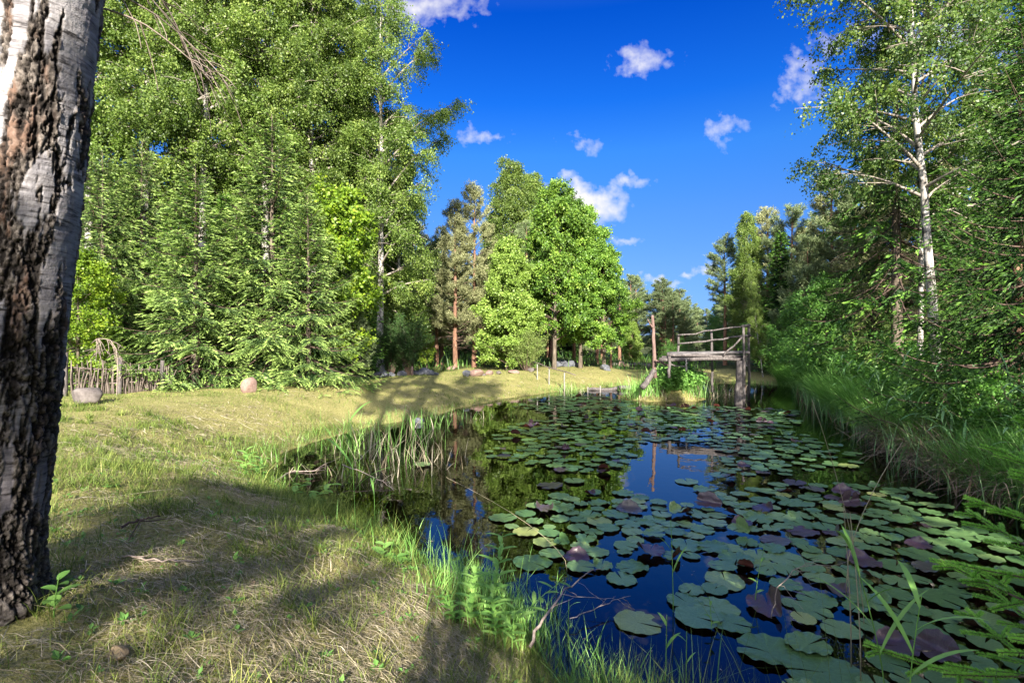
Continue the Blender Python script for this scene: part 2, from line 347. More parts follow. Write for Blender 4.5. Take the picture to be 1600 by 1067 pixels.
def build_water():
    mb = MB(); xs = np.array([-6, 16.0]); mb.add([(-6, .4, 0), (16, .4, 0), (16, 28, 0), (-6, 28, 0)], [[0, 1, 2, 3]])
    m, nt, o = new_mat('pond_water'); N = nt.nodes; L = nt.links
    fr = N.new('ShaderNodeFresnel'); fr.inputs['IOR'].default_value = 1.52
    g = N.new('ShaderNodeBsdfGlossy'); g.inputs['Roughness'].default_value = .012; g.inputs['Color'].default_value = (.95, .96, 1, 1)
    t = N.new('ShaderNodeBsdfTransparent'); t.inputs['Color'].default_value = (.42, .36, .26, 1)
    tc = N.new('ShaderNodeTexCoord'); nz = N.new('ShaderNodeTexNoise'); nz.inputs['Scale'].default_value = 3.5; nz.inputs['Detail'].default_value = 2
    L.new(tc.outputs['Object'], nz.inputs['Vector'])
    bp = N.new('ShaderNodeBump'); bp.inputs['Strength'].default_value = .035; bp.inputs['Distance'].default_value = .05; L.new(nz.outputs['Fac'], bp.inputs['Height'])
    L.new(bp.outputs[0], g.inputs['Normal'])
    mx = N.new('ShaderNodeMixShader'); L.new(fr.outputs[0], mx.inputs[0]); L.new(t.outputs[0], mx.inputs[1]); L.new(g.outputs[0], mx.inputs[2]); L.new(mx.outputs[0], o.inputs['Surface'])
    wtr = mb.build('pond_water', m); wtr['kind'] = 'structure'
build_water()
# ---------------------------------------------------------------- tree kinds
def curve_path(p0, az, el, L, droop, n=8, wob=0.0, rng=None):
    s = np.linspace(0, 1, n); h = np.array([cos(az), sin(az), 0]); 
    P = p0 + L*(s[:, None]*cos(el)*h + (s*sin(el) - droop*s**2)[:, None]*np.array([0, 0, 1.0]))
    if wob and rng is not None:
        P = P + np.cumsum(rng.normal(0, wob*L/n, (n, 3)), 0)*(s[:, None])
    return P
def trunk_path(rng, H, lean=(0, 0), wob=.012, n=16):
    t = np.linspace(0, 1, n); P = np.zeros((n, 3)); P[:, 2] = t*H
    P[:, 0] = lean[0]*t*H; P[:, 1] = lean[1]*t*H
    w_ = np.cumsum(rng.normal(0, wob*H/n*2, (n, 2)), 0); w_ -= w_[0]; P[:, :2] += w_
    return P
def along(P, s):
    """points on a polyline at fractions s, and directions there"""
    k = np.clip(s*(len(P)-1), 0, len(P)-1.001); i = k.astype(int); f = (k-i)[:, None]
    return P[i]*(1-f)+P[i+1]*f, U(P[i+1]-P[i])
def leaves_on_twigs(mb, rng, O, D, Ln, per, leaf, sag=.3, spread=.05, up=.5, aspect=.7, down=.3, hi=None, vbase=None, size_var=.3, outw=None):
    """O, D, Ln: twig origins, directions, lengths; leaf faces strung along each"""
    n = len(O); s = rng.uniform(.1, 1, (n, per)); 
    P = O[:, None] + D[:, None]*(Ln[:, None]*s)[..., None]
    P[..., 2] -= sag*(Ln[:, None]*s**2)
    P = P + rng.normal(0, spread, P.shape)
    P = P.reshape(-1, 3); k = len(P)
    dr = U(rng.normal(0, 1, (k, 3)) + np.repeat(D, per, 0)*.6 - np.array([0, 0, down])*1.2)
    nn = U(rng.normal(0, .8, (k, 3)) + np.array([0, 0, up*.6]) + np.repeat(outw if outw is not None else D, per, 0)*.6)
    L = leaf*rng.uniform(1-size_var, 1+size_var, k)
    tv = np.repeat(rng.uniform(0, 1, n), per)
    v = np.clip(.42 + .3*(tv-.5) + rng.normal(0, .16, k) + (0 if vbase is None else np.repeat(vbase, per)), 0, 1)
    diamonds(mb, P, dr, nn, L, L*aspect, v)
def broadleaf(seed, H, base, R, prof, nb, el_lo, el_hi, droop, subs, ntw, per, leaf, tw_len, hang, sag, r0, leafmat, barkmat, twigmat,
              lean=(0, 0), up=.5, aspect=.7, wob=.012, side=None, sub_len=.5, flare=1.25, spread=.05, min_s=.3):
    rng = np.random.default_rng(seed); T = trunk_path(rng, H, lean, wob)
    tr = MB(); tt = np.linspace(0, 1, len(T)); rad = r0*(1-tt)**.85*(1+ (flare-1)*np.exp(-tt*H/.35)) + .006
    Tg = np.concatenate([[T[0]-np.array([0, 0, .3])], T]); tube(tr, Tg, np.concatenate([[rad[0]*1.1], rad]), 10)
    br = MB(); cr = MB(); segs = []
    for i in range(nb):
        t = base + (1-base)*((i+rng.uniform(0, .8))/nb)**.95; t = min(t, .985)
        c = (t-base)/(1-base); az = i*2.39996 + rng.normal(0, .35)
        L = R*prof(c)*rng.uniform(.62, 1.18)
        if side is not None: L *= 1 + side[1]*cos(az-side[0])
        el = el_lo + (el_hi-el_lo)*c + rng.normal(0, .12)
        p0, _ = along(T, np.array([t])); P = curve_path(p0[0], az, el, L, droop*(1.1-c), 8, .06, rng)
        rb = max(.007, min(r0*.42, .035*L)*(1-.55*c)); tube(br, P, np.linspace(rb, .004, 8), 5, cap=False)
        segs.append((P, L, .3))
        for k in range(subs):
            s = rng.uniform(.18, .95); q, d = along(P, np.array([s])); a2 = az + rng.choice([-1, 1])*rng.uniform(.5, 1.3)
            L2 = (L*sub_len*(1.15-s) + .22)*rng.uniform(.7, 1.2)
            Q = curve_path(q[0], a2, el*.55+rng.normal(0, .22), L2, droop*1.1, 6, .08, rng); tube(br, Q, np.linspace(max(.004, rb*.4), .003, 6), 4, cap=False)
            segs.append((Q, L2, .15))
    # leader
    segs.append((T[-4:], H*.18, .2))
    lens = np.array([q[1] for q in segs]); cnt = rng.multinomial(ntw, lens/lens.sum())
    O, D, VB = [], [], []
    for (P, L, s0), n in zip(segs, cnt):
        if n == 0: continue
        kc = max(1, int(L/.45)); ctr = rng.uniform(0, 1, kc)**.6
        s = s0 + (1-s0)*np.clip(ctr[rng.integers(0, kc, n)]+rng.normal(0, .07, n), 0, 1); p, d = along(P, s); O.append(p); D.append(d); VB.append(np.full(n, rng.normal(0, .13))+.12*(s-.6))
    VB = np.concatenate(VB); O = np.concatenate(O); D = np.concatenate(D)
    cen = np.array([T[-1][0]*.5, T[-1][1]*.5, 0]); out = U((O-cen)*np.array([1, 1, 0])+1e-6)
    D = U(D*.5 + out*.35 + rng.normal(0, .55, D.shape) - np.array([0, 0, hang]))
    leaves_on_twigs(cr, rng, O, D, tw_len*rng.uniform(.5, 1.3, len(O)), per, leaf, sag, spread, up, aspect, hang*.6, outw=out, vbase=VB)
    return dict(trunk=tr.mesh('trunk', barkmat, True), branches=br.mesh('branches', twigmat, True), crown=cr.mesh('crown', leafmat), H=H)
def spruce(seed, H, base, R, leafmat, barkmat, step=.3, per_whorl=6, sprig=.10, dense=1.0, droop=.25, low_el=-.1, tipup=.16, power=.85, bare=.0, dead=0, r0=None, spw=.34, hangs=.4):
    rng = np.random.default_rng(seed); T = trunk_path(rng, H, (0, 0), .004); r0 = r0 or H*.014
    tr = MB(); tt = np.linspace(0, 1, len(T)); Tg = np.concatenate([[T[0]-np.array([0, 0, .3])], T])
    rad = r0*(1-tt)+.006; tube(tr, Tg, np.concatenate([[rad[0]*1.2], rad]), 8)
    br = MB(); cr = MB(); C, D, NN, LL, VV = [], [], [], [], []
    z = base*H
    if z < .25: z = .25
    while z < H*.985:
        t = z/H; c = (t-base)/(1-base); Lw = R*(1-c)**power + .10
        for k in range(per_whorl if c < .9 else 4):
            az = k*2*pi/per_whorl + z*7.3 + rng.normal(0, .28); L = Lw*rng.uniform(.6, 1.2)
            el = low_el + 1.0*c**1.5 + rng.normal(0, .13)
            n = 9; s = np.linspace(0, 1, n); h = np.array([cos(az), sin(az), 0])
            p0 = along(T, np.array([t+rng.normal(0, .006)]))[0][0]
            zz = s*sin(el) - droop*(1-c)*np.sin(s*pi*.62) + tipup*s**3
            P = p0 + L*(s[:, None]*cos(el)*h + zz[:, None]*np.array([0, 0, 1.0]))
            tube(br, P, np.linspace(max(.006, .012*L), .003, n), 4, cap=False)
            # side twigs lie in the plane of the bough
            m = max(6, int(L/.085*dense)); s1 = bare*(1-c) + (1-bare*(1-c))*np.sort(rng.uniform(.06, 1, m)); p, d = along(P, np.clip(s1, 0, .999))
            sd_ = np.where(np.arange(m) % 2 == 0, 1.0, -1.0); side = np.cross(d, np.array([0, 0, 1.0])); side = U(side)*sd_[:, None]
            l1 = (.40*L*(1-s1)**.8*np.minimum(1, s1*3.5) + .13)*rng.uniform(.6, 1.25, m)
            d1 = U(side*.8 + d*.75 + np.array([0, 0, -hangs])+rng.normal(0, .14, d.shape))
            nn = U(np.array([0, 0, 1.0]) + rng.normal(0, .25, (m, 3)))
            # sprigs along each side twig
            q = np.maximum(3, (l1/(sprig*.36)).astype(int)); idx = np.repeat(np.arange(m), q)
            fr = (np.concatenate([np.arange(a) for a in q])+rng.uniform(0, 1, q.sum()))/np.repeat(q, q)
            pp = p[idx] + d1[idx]*(l1[idx]*fr)[:, None]; pp[:, 2] -= .28*l1[idx]*fr**2
            s2 = U(np.cross(d1[idx], nn[idx]))*np.where(rng.uniform(0, 1, len(idx)) < .5, 1.0, -1.0)[:, None]
            endw = (fr > .8)[:, None]
            d2 = U(d1[idx]*.9 + s2*np.where(endw, .12, .45) + np.array([0, 0, -.22]) + rng.normal(0, .2, pp.shape))
            C.append(pp); D.append(d2); NN.append(U((nn*.5+U(P[-1]-P[0])*.6+rng.normal(0, .55, nn.shape))[idx]+rng.normal(0, .18, pp.shape)))
            LL.append(sprig*rng.uniform(.7, 1.35, len(pp)))
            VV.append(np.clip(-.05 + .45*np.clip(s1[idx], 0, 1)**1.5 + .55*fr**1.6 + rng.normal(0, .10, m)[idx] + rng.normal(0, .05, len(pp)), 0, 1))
        z += step*(1-.55*c)*rng.uniform(.8, 1.2)
    # leader shoot
    pl = along(T, np.linspace(.93, 1, 14))[0]; az = rng.uniform(0, 6.28, 14)
    C.append(pl); D.append(U(np.stack([np.cos(az), np.sin(az), np.full(14, .9)], -1))); NN.append(U(rng.normal(0, 1, (14, 3)))); LL.append(np.full(14, sprig)); VV.append(np.full(14, .8))
    C = np.concatenate(C); D = np.concatenate(D); NN = np.concatenate(NN); LL = np.concatenate(LL); VV = np.concatenate(VV)
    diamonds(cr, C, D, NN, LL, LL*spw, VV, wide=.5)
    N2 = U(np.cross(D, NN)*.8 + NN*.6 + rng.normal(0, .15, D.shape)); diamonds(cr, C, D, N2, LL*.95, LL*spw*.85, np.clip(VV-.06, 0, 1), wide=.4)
    if dead:
        for i in range(dead):
            zz = rng.uniform(.04, .42)*H; az = rng.uniform(0, 6.28); P = curve_path(along(T, np.array([zz/H]))[0][0], az, rng.uniform(-.35, .1), R*rng.uniform(.4, .8), .12, 8, .1, rng)
            tube(br, P, np.linspace(.012, .003, 8), 4, cap=False)
            for k in range(8):
                q, d = along(P, np.array([rng.uniform(.2, .95)])); Q = curve_path(q[0], az+rng.choice([-1, 1])*rng.uniform(.4, 1.1), rng.uniform(-.6, .2), rng.uniform(.2, .6), .2, 5, .12, rng)
                tube(br, Q, np.linspace(.005, .002, 5), 3, cap=False)
    return dict(trunk=tr.mesh('trunk', barkmat, True), branches=br.mesh('branches', M['twig'], True), crown=cr.mesh('crown', leafmat), H=H)
def pine(seed, H, base, R, leafmat, nb=46, tufts=3000, needle=.15, nw=.026, per=9, el=(.15, .95), lean=(0, 0), dead=10, prof=None, r0=None, clump=.16):
    rng = np.random.default_rng(seed); T = trunk_path(rng, H, lean, .008); r0 = r0 or .016*H
    prof = prof or (lambda c: (1-c)**.6*(.45+.55*min(1, c*3)) + .12)
    tr = MB(); tt = np.linspace(0, 1, len(T)); Tg = np.concatenate([[T[0]-np.array([0, 0, .3])], T]); rad = r0*(1-.9*tt)
    tube(tr, Tg, np.concatenate([[rad[0]*1.15], rad]), 8)
    br = MB(); cr = MB(); segs = []
    for i in range(nb):
        c = (i+rng.uniform(0, .9))/nb; t = min(.985, base+(1-base)*c); az = i*2.39996+rng.normal(0, .4); L = R*prof(c)*rng.uniform(.65, 1.2)
        p0 = along(T, np.array([t]))[0][0]; P = curve_path(p0, az, el[0]+(el[1]-el[0])*c+rng.normal(0, .15), L, -.12, 7, .12, rng)
        tube(br, P, np.linspace(max(.008, .02*L), .004, 7), 4, cap=False); segs.append((P, L, .35))
        for k in range(4):
            s = rng.uniform(.3, .95); q = along(P, np.array([s]))[0][0]
            Q = curve_path(q, az+rng.choice([-1, 1])*rng.uniform(.4, 1.1), rng.uniform(0, .7), L*.4*(1.2-s)+.15, -.2, 5, .12, rng); tube(br, Q, np.linspace(.006, .003, 5), 3, cap=False); segs.append((Q, L*.45, .25))
    segs.append((T[-3:], H*.1, .3))
    for i in range(dead):
        t = rng.uniform(.12, base+.1); p0 = along(T, np.array([t]))[0][0]; P = curve_path(p0, rng.uniform(0, 6.28), rng.uniform(-.3, .4), R*rng.uniform(.3, .8), .1, 6, .12, rng); tube(br, P, np.linspace(.014, .003, 6), 4, cap=False)
    lens = np.array([q[1] for q in segs]); cnt = rng.multinomial(tufts, lens/lens.sum()); O, D = [], []
    for (P, L, s0), n in zip(segs, cnt):
        if n: p, d = along(P, s0+(1-s0)*rng.uniform(0, 1, n)**.7); O.append(p+rng.normal(0, clump*.35, p.shape)); D.append(d)
    O = np.concatenate(O); D = np.concatenate(D); n = len(O); D = U(D+np.array([0, 0, .5])+rng.normal(0, .4, D.shape))
    tv = rng.uniform(0, 1, n); idx = np.repeat(np.arange(n), per); fr = rng.uniform(-.8, .6, n*per)
    p = O[idx] + D[idx]*(fr*clump)[:, None]; d = U(D[idx]*.75 + rng.normal(0, .75, p.shape)); L = needle*rng.uniform(.7, 1.3, len(p))
    diamonds(cr, p, d, U(rng.normal(0, 1, p.shape)), L, L*0+nw, np.clip(.4+.4*(tv[idx]-.5)+rng.normal(0, .16, len(p))+.15*fr, 0, 1), wide=.5)
    return dict(trunk=tr.mesh('trunk', M['pine_bark'], True), branches=br.mesh('branches', M['twig'], True), crown=cr.mesh('crown', leafmat), H=H)
def bush(seed, H, R, leafmat, stems=14, ntw=900, per=7, leaf=.06, aspect=.5, hang=-.3, up=.4, tw_len=.35, sag=.15, spread=.03, col=0.0, stemmat=None, arch=.25, el=(.7, 1.45)):
    rng = np.random.default_rng(seed); st = MB(); cr = MB(); segs = []
    for i in range(stems):
        az = i*2.4+rng.normal(0, .3); e = rng.uniform(*el); L = min(H/max(.35, sin(e)), R/max(.12, cos(e)))*rng.uniform(.7, 1.1)
        p0 = np.array([cos(az), sin(az), 0])*R*.15*rng.uniform(0, 1); P = curve_path(p0, az, e, L, arch*rng.uniform(.2, 1)*.6, 8, .05, rng); tube(st, P, np.linspace(.012+.006*H/2, .003, 8), 5, cap=False); segs.append((P, L, .12))
        for k in range(5):
            s = rng.uniform(.2, .9); q = along(P, np.array([s]))[0][0]; Q = curve_path(q, az+rng.normal(0, 1.1), e*.7+rng.normal(0, .25), L*.4*(1.1-s)+.15, arch*.5, 5, .08, rng); tube(st, Q, np.linspace(.006, .002, 5), 4, cap=False); segs.append((Q, L*.4, .1))
    lens = np.array([q[1] for q in segs]); cnt = rng.multinomial(ntw, lens/lens.sum()); O, D = [], []
    for (P, L, s0), n in zip(segs, cnt):
        if n: p, d = along(P, s0+(1-s0)*rng.uniform(0, 1, n)**.8); O.append(p); D.append(d)
    O = np.concatenate(O); D = np.concatenate(D); D = U(D*.6+rng.normal(0, .6, D.shape)-np.array([0, 0, hang]))
    leaves_on_twigs(cr, rng, O, D, tw_len*rng.uniform(.5, 1.3, len(O)), per, leaf, sag, spread, up, aspect, .1, vbase=np.full(len(O), col))
    return dict(stems=st.mesh('stems', stemmat or M['twig'], True), foliage=cr.mesh('foliage', leafmat), H=H)
def place(kind, name, label, cat, loc, H=None, rz=0.0, wide=1.0, group=None, tilt=None):
    s = 1.0 if H is None else H/kind['H']
    o = thing(name, label, cat, loc, rz, group, (s*wide, s*wide, s), tilt)
    for part, me in kind.items():
        if part != 'H': link(part, me, o)
    return o
birch_prof = lambda c: (sin(pi*(.10+.84*c**.8)))**.8*(1-.15*c)
oval_prof = lambda c: (sin(pi*(.22+.72*c)))**.7
cone_prof = lambda c: (1-c)**.7*.9+.12
K = {}
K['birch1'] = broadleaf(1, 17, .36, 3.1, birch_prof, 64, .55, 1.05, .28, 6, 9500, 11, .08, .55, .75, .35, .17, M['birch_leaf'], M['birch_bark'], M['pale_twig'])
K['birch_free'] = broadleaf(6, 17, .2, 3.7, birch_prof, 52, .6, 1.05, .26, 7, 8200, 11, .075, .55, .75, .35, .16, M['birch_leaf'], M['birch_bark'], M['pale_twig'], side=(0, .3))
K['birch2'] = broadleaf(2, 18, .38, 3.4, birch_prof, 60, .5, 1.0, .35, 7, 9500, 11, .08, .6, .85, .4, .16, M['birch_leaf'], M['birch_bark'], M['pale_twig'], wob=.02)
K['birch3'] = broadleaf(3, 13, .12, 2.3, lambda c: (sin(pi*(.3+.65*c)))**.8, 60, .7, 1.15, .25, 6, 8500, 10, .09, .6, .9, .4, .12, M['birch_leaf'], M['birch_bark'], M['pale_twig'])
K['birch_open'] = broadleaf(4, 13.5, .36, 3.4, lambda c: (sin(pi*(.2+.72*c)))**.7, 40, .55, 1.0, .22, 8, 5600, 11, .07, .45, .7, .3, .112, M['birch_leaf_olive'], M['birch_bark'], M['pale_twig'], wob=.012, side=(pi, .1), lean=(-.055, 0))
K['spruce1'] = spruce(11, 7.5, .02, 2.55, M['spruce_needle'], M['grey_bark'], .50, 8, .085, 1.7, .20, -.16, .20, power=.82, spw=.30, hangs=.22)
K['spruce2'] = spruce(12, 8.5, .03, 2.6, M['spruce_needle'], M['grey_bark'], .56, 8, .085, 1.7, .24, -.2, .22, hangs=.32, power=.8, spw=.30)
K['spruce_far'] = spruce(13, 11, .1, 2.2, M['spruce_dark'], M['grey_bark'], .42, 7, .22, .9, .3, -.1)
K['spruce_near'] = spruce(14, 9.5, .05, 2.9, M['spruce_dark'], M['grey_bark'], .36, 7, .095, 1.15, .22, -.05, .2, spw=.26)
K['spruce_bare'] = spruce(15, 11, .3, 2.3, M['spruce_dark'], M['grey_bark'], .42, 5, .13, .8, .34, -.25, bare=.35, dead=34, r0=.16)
K['pine1'] = pine(21, 11, .5, 2.0, M['pine_needle'])
K['pine2'] = pine(22, 10, .38, 2.0, M['pine_needle'], dead=16)
K['pine_dry'] = pine(23, 10, .16, 2.0, M['pine_dry'], nb=64, tufts=4600, dead=30, prof=lambda c: (1-c)**.7+.12)
K['pine_young'] = pine(24, 7, .08, 1.8, M['pine_needle'], nb=54, tufts=3200, prof=lambda c: (1-c)**.75+.1, dead=0, el=(.25, 1.1))
K['maple'] = broadleaf(31, 9.5, .16, 2.9, oval_prof, 46, .45, 1.1, .12, 7, 8000, 9, .115, .4, .1, .15, .13, M['maple_leaf'], M['grey_bark'], M['twig'], up=1.0, aspect=.85, spread=.06)
K['linden'] = broadleaf(32, 6.6, .05, 1.75, lambda c: (sin(pi*(.25+.7*c)))**.75, 50, .45, 1.1, .15, 6, 6500, 9, .10, .35, .25, .2, .08, M['linden_leaf'], M['grey_bark'], M['twig'], up=1.0, aspect=.8)
K['bright'] = broadleaf(33, 5.2, .12, 1.5, oval_prof, 34, .3, 1.0, .1, 6, 2600, 9, .09, .35, 0, .1, .06, M['bright_leaf'], M['grey_bark'], M['twig'], up=1.4, aspect=.8)
K['aspen'] = broadleaf(34, 5.5, .06, 1.5, oval_prof, 40, .5, 1.1, .12, 6, 2200, 8, .075, .35, .1, .15, .05, M['willow_leaf'], M['grey_bark'], M['twig'], up=.8, aspect=.8)
K['juniper'] = bush(41, 2.8, .75, M['juniper'], 26, 2400, 8, .07, .3, -.5, .3, .3, 0, .03, el=(1.15, 1.5), arch=.05)
K['juniper_light'] = bush(42, 2.6, .9, M['juniper_light'], 26, 2400, 8, .075, .3, -.5, .3, .3, 0, .03, el=(1.05, 1.5), arch=.08)
K['willow'] = bush(43, 2.6, 1.5, M['willow_leaf'], 18, 1900, 8, .085, .26, -.15, .5, .4, .25, .03)
K['alder'] = bush(44, 2.2, 1.2, M['willow_leaf'], 14, 1000, 7, .085, .7, -.1, .8, .3, .1, .04)
# ---------------------------------------------------------------- trees placed
TR = np.random.default_rng(77)
def tree(kind, name, cat, px, D, H, label, group=None, wide=1.0, rz=None, tilt=None):
    p = at(px, D)
    return place(K[kind], name, label, cat, p, H, TR.uniform(0, 6.28) if rz is None else rz, wide, group, tilt)
LB = 'birches behind the spruces'
tree('birch_free', 'birch_tree', 'birch', 595, 23, 16.9, 'tall birch with clear white trunk standing free at the end of the left wood', LB, 1.0, 0.0)
tree('birch2', 'birch_tree', 'birch', 492, 22, 18.5, 'left of two close birch trunks rising behind the yellow-green maple', LB)
tree('birch1', 'birch_tree', 'birch', 517, 23.5, 18, 'right of two close birch trunks rising behind the yellow-green maple', LB)
tree('birch2', 'birch_tree', 'birch', 312, 20, 19, 'birch with white trunk seen in gaps above the middle of the light spruces', LB, .95)
tree('birch1', 'birch_tree', 'birch', 415, 21, 18, 'leafy birch rising straight above the tallest light spruce', LB)
tree('birch2', 'birch_tree', 'birch', 222, 19.5, 18, 'birch rising behind the dark spruce beside the leaning bark trunk', LB)
tree('birch1', 'birch_tree', 'birch', 140, 19, 17, 'birch half hidden behind the close rough birch trunk', LB)
tree('birch2', 'birch_tree', 'birch', 362, 26, 20, 'birch standing deeper in the wood between two nearer birch crowns', LB)
tree('birch1', 'birch_tree', 'birch', 30, 20, 18, 'birch crown wholly behind the close rough trunk', LB)
tree('birch2', 'birch_tree', 'birch', -90, 18, 17, 'birch at the far left outer edge of the wood', LB)
tree('birch3', 'birch_tree', 'birch', 632, 26, 12.5, 'slender birch leaning behind the dark junipers beside the free white birch', LB, .9, None, (0, -.06, 1.0))
tree('birch3', 'birch_tree', 'birch', 560, 27, 14, 'birch filling the gap between the paired trunks and the free white birch', LB, 1.0)
LS = 'light spruces along the lawn edge'
tree('spruce2', 'spruce_tree', 'spruce', 425, 14.8, 7.9, 'tallest light green spruce with drooping boughs left of the yellow-green maple', LS, 1.12)
tree('spruce1', 'spruce_tree', 'spruce', 305, 13.6, 6.0, 'broad sunlit spruce with boughs hanging over the end of the stick fence', LS, 1.2)
tree('spruce2', 'spruce_tree', 'spruce', 222, 15.2, 7.3, 'darker spruce rising behind the stick fence', LS)
tree('spruce1', 'spruce_tree', 'spruce', 482, 14.4, 5.4, 'short light spruce beside the round pink boulder and the dark young pine', LS, 1.1)
tree('spruce1', 'spruce_tree', 'spruce', 370, 14.6, 5.2, 'low bushy spruce between the two biggest light spruces behind the upright red stone', LS, 1.1)
tree('spruce2', 'spruce_tree', 'spruce', 160, 14.2, 6.6, 'spruce just beside the close rough birch trunk above the grey boulder', LS)
tree('spruce1', 'spruce_tree', 'spruce', 40, 15, 7.0, 'spruce hidden behind the close rough birch trunk', LS)
tree('spruce1', 'spruce_tree', 'spruce', -110, 14, 7.0, 'spruce at the outer edge of the lawn left of the rough trunk', LS)
tree('bright', 'maple_sapling', 'maple', 122, 12.3, 3.1, 'yellow-green young maple peeping out from behind the rough trunk beside the stick fence')
tree('bright', 'maple_sapling', 'maple', 522, 16.8, 5.9, 'yellow-green young maple glowing behind the light spruces')
tree('pine_young', 'pine_tree', 'pine', 551, 17.2, 3.0, 'dark low young pine beside the pink round boulder', None, 1.0)
tree('juniper', 'juniper_bush', 'juniper', 612, 21.5, 1.9, 'lower juniper at the foot of the free white birch', 'dark junipers by the birch', 1.2)
tree('juniper', 'juniper_bush', 'juniper', 638, 21.3, 2.4, 'taller dark juniper right of the free white birch behind the stake', 'dark junipers by the birch', 1.25)
tree('bright', 'maple_sapling', 'maple', 667, 28, 1.7, 'tiny lemon-green sapling at the dark wood edge beyond the junipers')
tree('pine_dry', 'pine_tree', 'pine', 712, 28, 9.0, 'left of two brownish pines with red trunks beyond the boulders')
tree('pine_dry', 'pine_tree', 'pine', 741, 28.5, 10.0, 'right of two brownish pines with red trunks, next to the pale green linden')
tree('pine_dry', 'pine_tree', 'pine', 690, 32, 8.5, 'thin brownish pine behind the pair of red trunks', None, .9)
tree('pine_dry', 'pine_tree', 'pine', 663, 30, 7.6, 'greyish pine just right of the free white birch at the wood edge', None, 1.0)
tree('linden', 'linden_tree', 'linden', 793, 25.3, 6.1, 'compact pale green linden with foliage down to the grass')
tree('juniper_light', 'juniper_bush', 'juniper', 822, 24.6, 2.0, 'round pale juniper at the right foot of the pale green linden', None, 1.2)
MP = 'maples at the end of the lawn'
tree('maple', 'maple_tree', 'maple', 866, 27, 8.9, 'tallest broad green maple beside the pale linden', MP, .88, .3)
tree('maple', 'maple_tree', 'maple', 907, 28, 8.1, 'middle green maple of the row at the end of the lawn', MP, .9, 2.1)
tree('maple', 'maple_tree', 'maple', 944, 27.6, 6.2, 'lowest maple at the right end of the row with sunlit side', MP, 1.05, 4.0)
tree('birch3', 'birch_tree', 'birch', 798, 35, 13.6, 'left of the tall drooping birches topping the pale linden', None, 1.0)
tree('birch3', 'birch_tree', 'birch', 829, 36, 13.0, 'right of the tall drooping birches topping the maples', None, 1.0)
tree('birch3', 'birch_tree', 'birch', 770, 38, 10.5, 'lower drooping birch behind the two red pine trunks', None, 1.0)
FP = 'pines of the far wood beyond the footbridge'
for i, (px, top, D) in enumerate([(968, 440, 46), (985, 428, 50), (994, 432, 53), (1036, 434, 49), (1032, 442, 52), (1048, 450, 55), (1062, 452, 50), (1076, 466, 56), (1090, 478, 60), (1104, 480, 62), (1120, 476, 58), (1134, 470, 54), (1052, 455, 46), (1040, 470, 46), (1070, 485, 48), (1148, 440, 50), (1166, 430, 52)]):
    tree(('pine1', 'pine2', 'pine_young', 'pine2')[i % 4], 'pine_tree', 'pine', px, D, 2+(533-top)*D/F-.55, 'grey-green pine of the distant wood seen behind the footbridge', FP, 1.45)
tree('linden', 'linden_tree', 'linden', 988, 39, 3.0, 'small light green tree at the far wood edge right of the maples')
tree('aspen', 'aspen_tree', 'aspen', 1118, 40, 3.4, 'leafy aspen behind the footbridge rail at the far shore')
tree('aspen', 'aspen_tree', 'aspen', 1150, 36, 4.2, 'green aspen behind the tall right posts of the footbridge')
tree('willow', 'willow_bush', 'willow', 1060, 42, 2.0, 'low willow bush under the footbridge deck at the far shore', None, 1.3)
RP = 'pines of the right wood'
for kind, px, top, D, lab, wd in [
    ('pine1', 1133, 388, 36, 'ragged blue-green pine standing out against the sky at the left end of the right wood', 1.2),
    ('birch3', 1168, 352, 34, 'grey-green birch second from the sky gap in the right wood', .9),
    ('pine_dry', 1200, 342, 34, 'sunlit pine top above the slender leaning birch', 1.1),
    ('pine2', 1236, 338, 32, 'sunlit pine top right of the slender leaning birch', 1.1),
    ('pine_young', 1262, 385, 27, 'dark blue-green pine above the willow bushes on the right shore', 1.1),
    ('pine_dry', 1300, 285, 28, 'tall pale pine left of the tall right birch crown', 1.2),
    ('pine2', 1335, 300, 26, 'pine behind the hanging spruce boughs on the right shore', 1.2),
    ('pine_dry', 1372, 262, 25, 'pale pine seen through the dead spruce branches', 1.2),
    ('pine_dry', 1480, 270, 22, 'brown pine behind the trunk of the tall right birch', 1.2),
    ('pine2', 1530, 180, 19, 'pine between the tall right birch and the dark near spruce', 1.2),
    ('pine1', 1590, 130, 17, 'pine crown at the right edge above the dark near spruce', 1.3)]:
    tree(kind, 'birch_tree' if kind.startswith('birch') else 'pine_tree', kind.split('_')[0].rstrip('123'), px, D, 2+(533-top+14)*D/F-.4, lab, RP, wd)
tree('birch3', 'birch_tree', 'birch', 1192, 26, 5.6, 'slender young birch leaning beside the footbridge posts', None, .55, None, (0, -.12, 0))
tree('spruce_bare', 'spruce_tree', 'spruce', 1402, 14.5, 11, 'spruce with bare dead lower branches behind the tall right birch', None, 1.1, .5)
tree('birch_open', 'birch_tree', 'birch', 1466, 12.4, 13.5, 'tall birch with white leaning trunk and open crown on the right shore', None, 1.0, .15)
tree('birch_open', 'birch_tree', 'birch', 1437, 14.2, 12.5, 'second thinner birch just left of the tall right birch trunk', None, .75, 1.2)
tree('birch_open', 'birch_tree', 'birch', 1600, 14.5, 12.5, 'birch with open crown at the right edge above the dark spruce', None, .9, 2.6)
tree('spruce_near', 'spruce_tree', 'spruce', 1622, 8.4, 7.8, 'dark near spruce whose boughs fill the right edge over the reeds', None, 1.0, .9)
tree('spruce2', 'spruce_tree', 'spruce', 1362, 15.5, 4.4, 'young spruce on the right shore under the hanging dead branches', None, 1.0)
tree('spruce_near', 'spruce_tree', 'spruce', 1500, 11.5, 3.6, 'bushy young spruce at the foot of the tall right birch', None, 1.1)
RS = 'bushes of the right shore'
